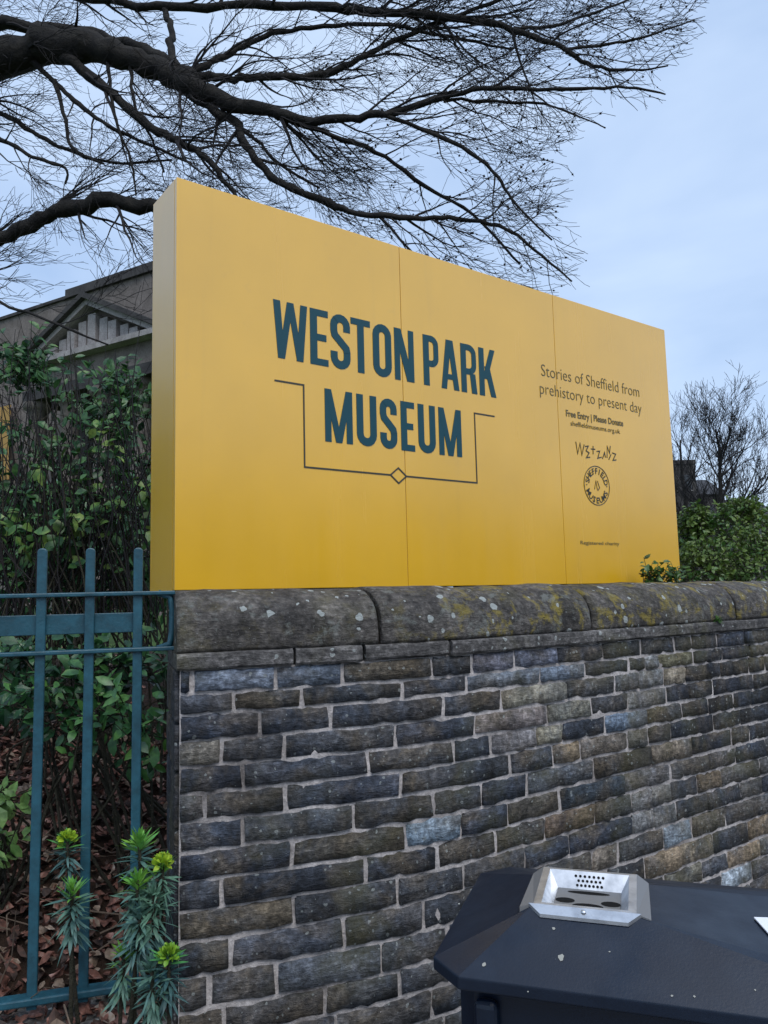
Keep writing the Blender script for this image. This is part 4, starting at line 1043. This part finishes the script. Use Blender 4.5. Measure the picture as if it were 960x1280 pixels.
# climber in front of the museum
cb = at(110, 900, 3.7); cb.z = soil_z(cb.x, cb.y)
bl = [(at(120, 500, 3.9), V((.20, .2, .20))), (at(60, 560, 3.8), V((.28, .25, .28))), (at(150, 590, 3.8), V((.22, .25, .30))), (at(30, 450, 4.0), V((.22, .2, .16))), (at(110, 650, 3.7), V((.42, .25, .30))), (at(20, 660, 3.6), V((.30, .25, .3))), (at(170, 500, 4.1), V((.14, .2, .18)))]
cl = shrub('climbing_shrub', 'tangled leafy climbing shrub between the railings and the museum', 'shrub', cb, bl, 70, 1700, .060, M_CLIMB, 260, CLI, M_STEMG, spread=.7)
mb = MB()
for i in range(300):       # bare tangle of stems
    x = lr.uniform(-60, 205); y0 = lr.uniform(620, 830); Y = lr.uniform(3.4, 4.2); p0 = at(x, y0, Y); tip = at(x + lr.gauss(0, 35), y0 - lr.uniform(60, 240), Y + lr.uniform(-.15, .15))
    if tip.z > at(100, 400, 3.8).z: tip.z = at(100, 400, 3.8).z - lr.uniform(0, .3)
    pth = smooth_path([(p0, .0042), (p0.lerp(tip, .5) + rdir(lr) * .07, .003), (tip, .0014)], 4, .01, lr); mb.tube([p for p, _ in pth], [q for _, q in pth], 3, cap=False)
mb.build('twig_tangle', M_TWIG, cl, kind='stuff')
# dark thicket deeper in, hiding the foot of the museum
tb_ = at(60, 800, 5.2); tb_.z = soil_z(tb_.x, tb_.y)
shrub('evergreen_thicket', 'dense dark evergreen thicket behind the climbing shrub', 'shrub', tb_, [(at(60, 700, 5.2), V((1.2, .6, .45))), (at(-60, 660, 5.4), V((.8, .6, .6))), (at(160, 690, 5.0), V((.5, .5, .5)))], 30, 4200, .09, M_LAUREL)
eb = V((-4.9, 5.3, 0)); eb.z = soil_z(eb.x, eb.y)  # unseen evergreen, added so the sign's glossy side mirrors something dark low down
shrub('evergreen_bush', 'tall rounded evergreen bush at the foot of the big bare tree', 'bush', eb, [(eb + V((0, 0, 1.8)), V((1.2, 1.2, 1.9))), (eb + V((.5, -.9, 1.3)), V((.8, .9, 1.4))), (eb + V((-.4, 1.1, 1.8)), V((1.1, 1, 1.9)))], 30, 7000, .10, M_LAUREL, stemr=.015)
# glossy low laurel
lb = at(120, 960, 2.95); lb.z = soil_z(lb.x, lb.y)
shrub('laurel_bush', 'low glossy dark green laurel bush behind the railings', 'bush', lb,
      [(at(110, 885, 2.85), V((.24, .16, .15))), (at(175, 905, 2.8), V((.12, .14, .17))), (at(60, 870, 2.95), V((.14, .15, .14))), (at(150, 830, 3.0), V((.22, .15, .10))), (at(15, 840, 3.1), V((.14, .15, .15)))], 26, 760, .060, M_LAUREL, 280, LAU)
# pale plant at the very edge
pb_ = at(-8, 1110, 2.7); pb_.z = soil_z(pb_.x, pb_.y)
shrub('pale_green_plant', 'pale green leafy plant growing beside the end railing bar', 'plant', pb_, [(at(0, 1000, 2.6), V((.06, .08, .07))), (at(-6, 1060, 2.6), V((.06, .08, .08)))], 10, 130, .055, M_PALE, spread=.06)

# spurge plants
def spurge(name, label, heads, base):
    root = thing(name, label, 'plant', base); stm = MB()
    for (px, py, Y, sz, kind, lean) in heads:
        tip = at(px, py, Y); b0 = V(base) + V((lr.uniform(-.04, .04), lr.uniform(-.04, .04), 0))
        mid = b0.lerp(tip, .55) + V((lean, -.02, -.02)); d = (tip - mid).normalized()
        pth = smooth_path([(b0, .006), (mid, .006), (tip, .005)], 5); stm.tube([p for p, _ in pth], [q for _, q in pth], 6)
        ro = MB(); n = int(105 * sz / .1); m1 = M_EUPH
        for i in range(n):
            f_ = (i / n); pp = tip - d * sz * 1.25 * (1 - f_) ** 1.2; an = i * 2.39996 + lr.gauss(0, .25); a = d.orthogonal().normalized(); c_ = d.cross(a)
            sdv = a * math.cos(an) + c_ * math.sin(an); el = lerp(-.45, 1.15, f_ ** 1.3) + lr.gauss(0, .22); ld = sdv * math.cos(el) + d * math.sin(el) + rdir(lr) * .22 + V((0, 0, -.25 * (1 - f_)))
            ro.leaf(pp, ld, (d + rdir(lr) * .4).normalized(), sz * lr.uniform(.42, .78) * (1 if f_ < .85 else .65), sz * lr.uniform(.075, .11), .10, lr.uniform(.1, .45) * (1 - f_ * .6), m=1 if (f_ > .70 and kind != 'blue') else 0)
        ro.build('rosette', [M_EUPH, M_EUPHTOP], root, kind='stuff')
        if kind == 'flower':
            fl_ = MB(); 
            for i in range(60):
                a = rdir(lr); a = (a + d * .8).normalized(); fl_.leaf(tip + a * sz * .12, a, rdir(lr), sz * .24, sz * .15, .1, .2)
            fl_.build('flower_head', M_BRACT, root)
    stm.build('stems', M_STEMG, root, True); return root
def gp(px, py, Y):
    p = at(px, py, Y); p.z = soil_z(p.x, p.y); return p
spurge('spurge_plant', 'blue-green spurge with one yellow head between two railing bars', [(84, 1050, 2.22, .085, 'flower', 0), (90, 1112, 2.16, .10, 'tip', .01)], gp(100, 1190, 2.25))
spurge('spurge_plant', 'tall spurge clump with rosettes beside the wall end', [(174, 1052, 2.12, .105, 'tip', 0), (203, 1080, 2.08, .085, 'flower', .01), (172, 1100, 2.06, .10, 'tip', -.01), (192, 1118, 2.05, .10, 'blue', 0), (176, 1140, 2.03, .095, 'blue', -.02)], gp(185, 1215, 2.10))
spurge('spurge_plant', 'low sprawling spurge with a yellow head at the foot of the wall', [(211, 1194, 2.0, .085, 'flower', .02), (190, 1208, 1.99, .09, 'blue', 0), (155, 1190, 2.04, .085, 'tip', -.02)], gp(188, 1255, 2.06))

# fallen leaves and dead twigs on the bank
lit = MB()
for i in range(10500):
    if i < 9500: x = lr.uniform(-2.6, -.45); y = lr.uniform(1.75, 4.2)
    else: x = lr.uniform(-6, 4); y = lr.uniform(2, 8)
    d0 = line_dist(x, y)
    if d0 < -.13 or (x > -.62 and d0 < .4): continue
    z = soil_z(x, y) + lr.uniform(.005, .04); p = V((x, y, z)); ln = lr.uniform(.018, .058)
    if abs(d0) < .13: p.z = max(p.z, ZBOT - .055)
    d = V((lr.gauss(0, 1), lr.gauss(0, 1), lr.gauss(0, .3))); nm = (V((0, 0, 1)) + rdir(lr) * .6).normalized()
    lit.leaf(p, d, nm, ln, ln * lr.uniform(.5, .85), lr.uniform(-.4, .5), lr.uniform(-.5, .6), m=lr.choice((0, 0, 1, 2)))
lit.build('leaf_litter', [M_LITTER, M_LITTER2, M_LITTER3], label='brown and reddish fallen leaves covering the bank behind the railings', category='leaves', kind='stuff')
tws = MB()
for i in range(110):
    x = lr.uniform(-2.0, -.62); y = lr.uniform(1.85, 3.1)
    if line_dist(x, y) < -.12: continue
    p = V((x, y, max(soil_z(x, y), ZBOT - .05 if abs(line_dist(x, y)) < .14 else 0) + lr.uniform(.01, .05))); d = V((lr.gauss(0, 1), lr.gauss(0, .7), lr.gauss(.1, .25))).normalized(); ln = lr.uniform(.12, .4)
    pts = [p, p + d * ln * .5 + rdir(lr) * .02, p + d * ln + rdir(lr) * .03]; tws.tube(pts, [.003, .0022, .001], 4)
tws.build('dead_twigs', M_DEADTWIG, label='dry dead twigs strewn among the fallen leaves', category='twigs', kind='stuff')

# ------------------------------------------------------------------ right of the sign: hedge, sprig, far trees, roofs
hb = at(910, 800, 6.0); hb.z = soil_z(hb.x, hb.y)
shrub('garden_hedge', 'bushy green evergreen hedge behind the wall, right beside the sign', 'hedge', hb,
      [(at(905, 672, 6.0), V((.45, .5, .20))), (at(960, 690, 6.2), V((.5, .5, .27))), (at(880, 700, 5.6), V((.24, .4, .2))), (at(930, 720, 5.6), V((.5, .4, .22))), (at(1040, 690, 6.4), V((.7, .6, .35))), (at(985, 650, 6.3), V((.22, .4, .14))), (at(868, 655, 5.9), V((.12, .2, .12))), (at(925, 640, 6.2), V((.14, .25, .10)))], 40, 9500, .040, M_HEDGE, face=.1, stemr=.012, spread=.9)
sb = at(835, 800, 3.9); sb.z = soil_z(sb.x, sb.y)
shrub('small_shrub', 'small leafy sprig poking up between the coping and the sign', 'shrub', sb, [(at(843, 728, 3.85), V((.10, .06, .07))), (at(815, 722, 3.85), V((.055, .04, .05))), (at(868, 722, 3.95), V((.12, .08, .08)))], 14, 330, .034, M_HEDGE, 0, stemr=.005, spread=.12)
def far_tree(px, ytop, Y, label, seed, spreadk=1.0, nbr=26):
    r = random.Random(seed); p = at(px, 740, Y); gz = soil_z(p.x, p.y); hgt = at(px, ytop, Y).z - gz
    root = thing('bare_tree', label, 'tree', (p.x, p.y, gz)); tk = MB(); br_ = MB()
    pts = [V((p.x + r.gauss(0, .012) * hgt * k / 6, p.y, gz + hgt * .82 * k / 6)) for k in range(7)]
    rad = [lerp(.026, .004, (k / 6) ** .8) * hgt for k in range(7)]; pth = smooth_path(list(zip(pts, rad)), 3, .03, r)
    tk.tube([a for a, _ in pth], [a for _, a in pth], 8); tk.build('trunk', M_BARK, root, True)
    cf = dict(wob=.22, tip=.009, levels=4, cnt={1: 8, 2: 6, 3: 4}, ref={1: hgt * .36, 2: hgt * .19, 3: hgt * .105, 4: hgt * .06}, trop=lambda l, t_: V((0, 0, .10)))
    for k in range(nbr):
        f_ = r.uniform(.26, 1.0); i = f_ * (len(pth) - 1); j = min(int(i), len(pth) - 2); pp = pth[j][0].lerp(pth[j + 1][0], i - j)
        an = r.uniform(0, 6.283); el = lerp(.42, 1.05, f_) + r.uniform(-.25, .2)
        d = V((math.cos(an) * math.cos(el), math.sin(an) * math.cos(el), math.sin(el)))
        grow(br_, pp, d, hgt * lerp(.52, .22, f_) * spreadk * r.uniform(.75, 1.1), pth[j][1] * .5, 1, r, cf)
    br_.build('crown', M_TWIG, root, kind='stuff')
far_tree(910, 492, 42, 'bare spreading tree with a tall trunk standing beyond the hedge', 14, 1.05, 27)
far_tree(862, 508, 50, 'smaller dense bare tree by the dark tower, half behind the sign', 9, .9, 15)
def block(name, label, x0, x1, ytop, Y, dep, m_, roof=None, wins=(3, 3)):
    a = at(x0, 735, Y); b_ = at(x1, 735, Y); zt_ = at((x0 + x1) / 2, ytop, Y).z; root = thing(name, label, 'building', (a.x, a.y, 1))
    mb = MB(); mb.box((a.x, Y, .8), (b_.x - a.x, 0, 0), (0, dep, 0), (0, 0, zt_ - .8)); mb.build('wall', m_, root)
    wdt = b_.x - a.x
    if roof:
        mb = MB(); e = .3; za = zt_ + roof
        P = [(a.x - e, Y - e, zt_), (b_.x + e, Y - e, zt_), (b_.x + e, Y + dep + e, zt_), (a.x - e, Y + dep + e, zt_), (a.x - e, Y + dep / 2, za), (b_.x + e, Y + dep / 2, za)]
        mb.v += P; mb.f += [(0, 1, 5, 4), (2, 3, 4, 5), (3, 0, 4), (1, 2, 5), (0, 3, 2, 1)]; mb.m = [0] * 5; rf = mb.build('roof', M_SLATE, root)
        mb = MB(); mb.box((a.x + wdt * .2, Y + dep / 2 - .4, za - .5), (.9, 0, 0), (0, .8, 0), (0, 0, 1.7)); mb.build('chimney', m_, rf)
    else:
        mb = MB(); mb.box((a.x - .1, Y - .1, zt_), (wdt + .2, 0, 0), (0, dep + .2, 0), (0, 0, .4)); mb.build('parapet', M_MUSD, root)
    nx_, nz_ = wins
    for i in range(nx_):
        for j in range(nz_):
            wx = a.x + wdt * (i + .5) / nx_; wz = 1.5 + (zt_ - 2.2) * (j + .35) / nz_; ww, wh = min(1.1, wdt / nx_ * .5), min(1.5, (zt_ - 2) / nz_ * .55)
            mb = MB(); mb.box((wx - ww / 2, Y - .05, wz), (ww, 0, 0), (0, .06, 0), (0, 0, wh)); wo = mb.build('window', M_GLASS, root)
            mb = MB(); mb.box((wx - ww / 2 - .08, Y - .09, wz - .12), (ww + .16, 0, 0), (0, .1, 0), (0, 0, .11)); mb.build('sill', M_MUSL, wo)
block('distant_tower', 'dark square stone tower half hidden behind the right edge of the sign', 838, 879, 580, 75, 8, M_MUSD, None, (2, 4))
block('distant_house', 'long slate-roofed house between the dark tower and the bare tree', 872, 912, 618, 80, 9, M_MUSD, 2.2, (4, 3))
block('distant_house', 'pale grey house low behind the bare spreading tree', 912, 975, 645, 85, 9, M_MUSD, 2.4, (5, 3))

# ------------------------------------------------------------------ unseen houses across the street, added to be mirrored in the sign's gloss
HB = wp(1.12, 0, 0)
HL = ['end terrace house across the street facing the yellow sign', 'second terrace house across the street', 'third terrace house across the street', 'fourth terrace house across the street', 'fifth terrace house across the street', 'last terrace house down the street']
for k in range(6):
    o0 = HB + NN * 24 + DN * (-14 + 13 * k); root = thing('terrace_house', HL[k], 'house', (o0.x, o0.y, 0), 'terrace houses across the street')
    hh_ = 4.6 + .25 * (k % 3); Wd = 12.6
    mb = MB(); mb.box(o0, DN * Wd, NN * 8, (0, 0, hh_)); mb.build('wall', M_HBRICK, root)
    mb = MB(); P = [o0 - NN * .3 - DN * .05, o0 + DN * (Wd + .05) - NN * .3, o0 + DN * (Wd + .05) + NN * 8.3, o0 - DN * .05 + NN * 8.3]; P = [p + V((0, 0, hh_)) for p in P]
    R1 = [o0 + NN * 4 - DN * .05 + V((0, 0, hh_ + 1.9)), o0 + NN * 4 + DN * (Wd + .05) + V((0, 0, hh_ + 1.9))]
    mb.v += [tuple(p) for p in P + R1]; mb.f += [(0, 1, 5, 4), (2, 3, 4, 5), (3, 0, 4), (1, 2, 5), (0, 3, 2, 1)]; mb.m = [0] * 5; rf = mb.build('roof', M_SLATE, root)
    mb = MB(); mb.box(o0 + DN * 1 + NN * 3.6 + V((0, 0, hh_ + 1.2)), DN * 1.2, NN * .8, (0, 0, 1.6)); mb.build('chimney', M_HBRICK, rf)
    for i in range(4):
        for z in (.9, 2.95):
            if i == 1 and z < 1:
                mb = MB(); mb.box(o0 + DN * (1.2 + 3 * i) - NN * .05 + V((0, 0, .05)), DN * 1, NN * .06, (0, 0, 2.1)); mb.build('door', M_DOOR, root); continue
            mb = MB(); mb.box(o0 + DN * (1 + 3 * i) - NN * .04 + V((0, 0, z)), DN * 1.3, NN * .05, (0, 0, 1.3)); wo = mb.build('window', M_GLASS, root)
            mb = MB(); mb.box(o0 + DN * (.9 + 3 * i) - NN * .1 + V((0, 0, z - .1)), DN * 1.5, NN * .12, (0, 0, .09)); mb.build('sill', M_MUSL, wo)
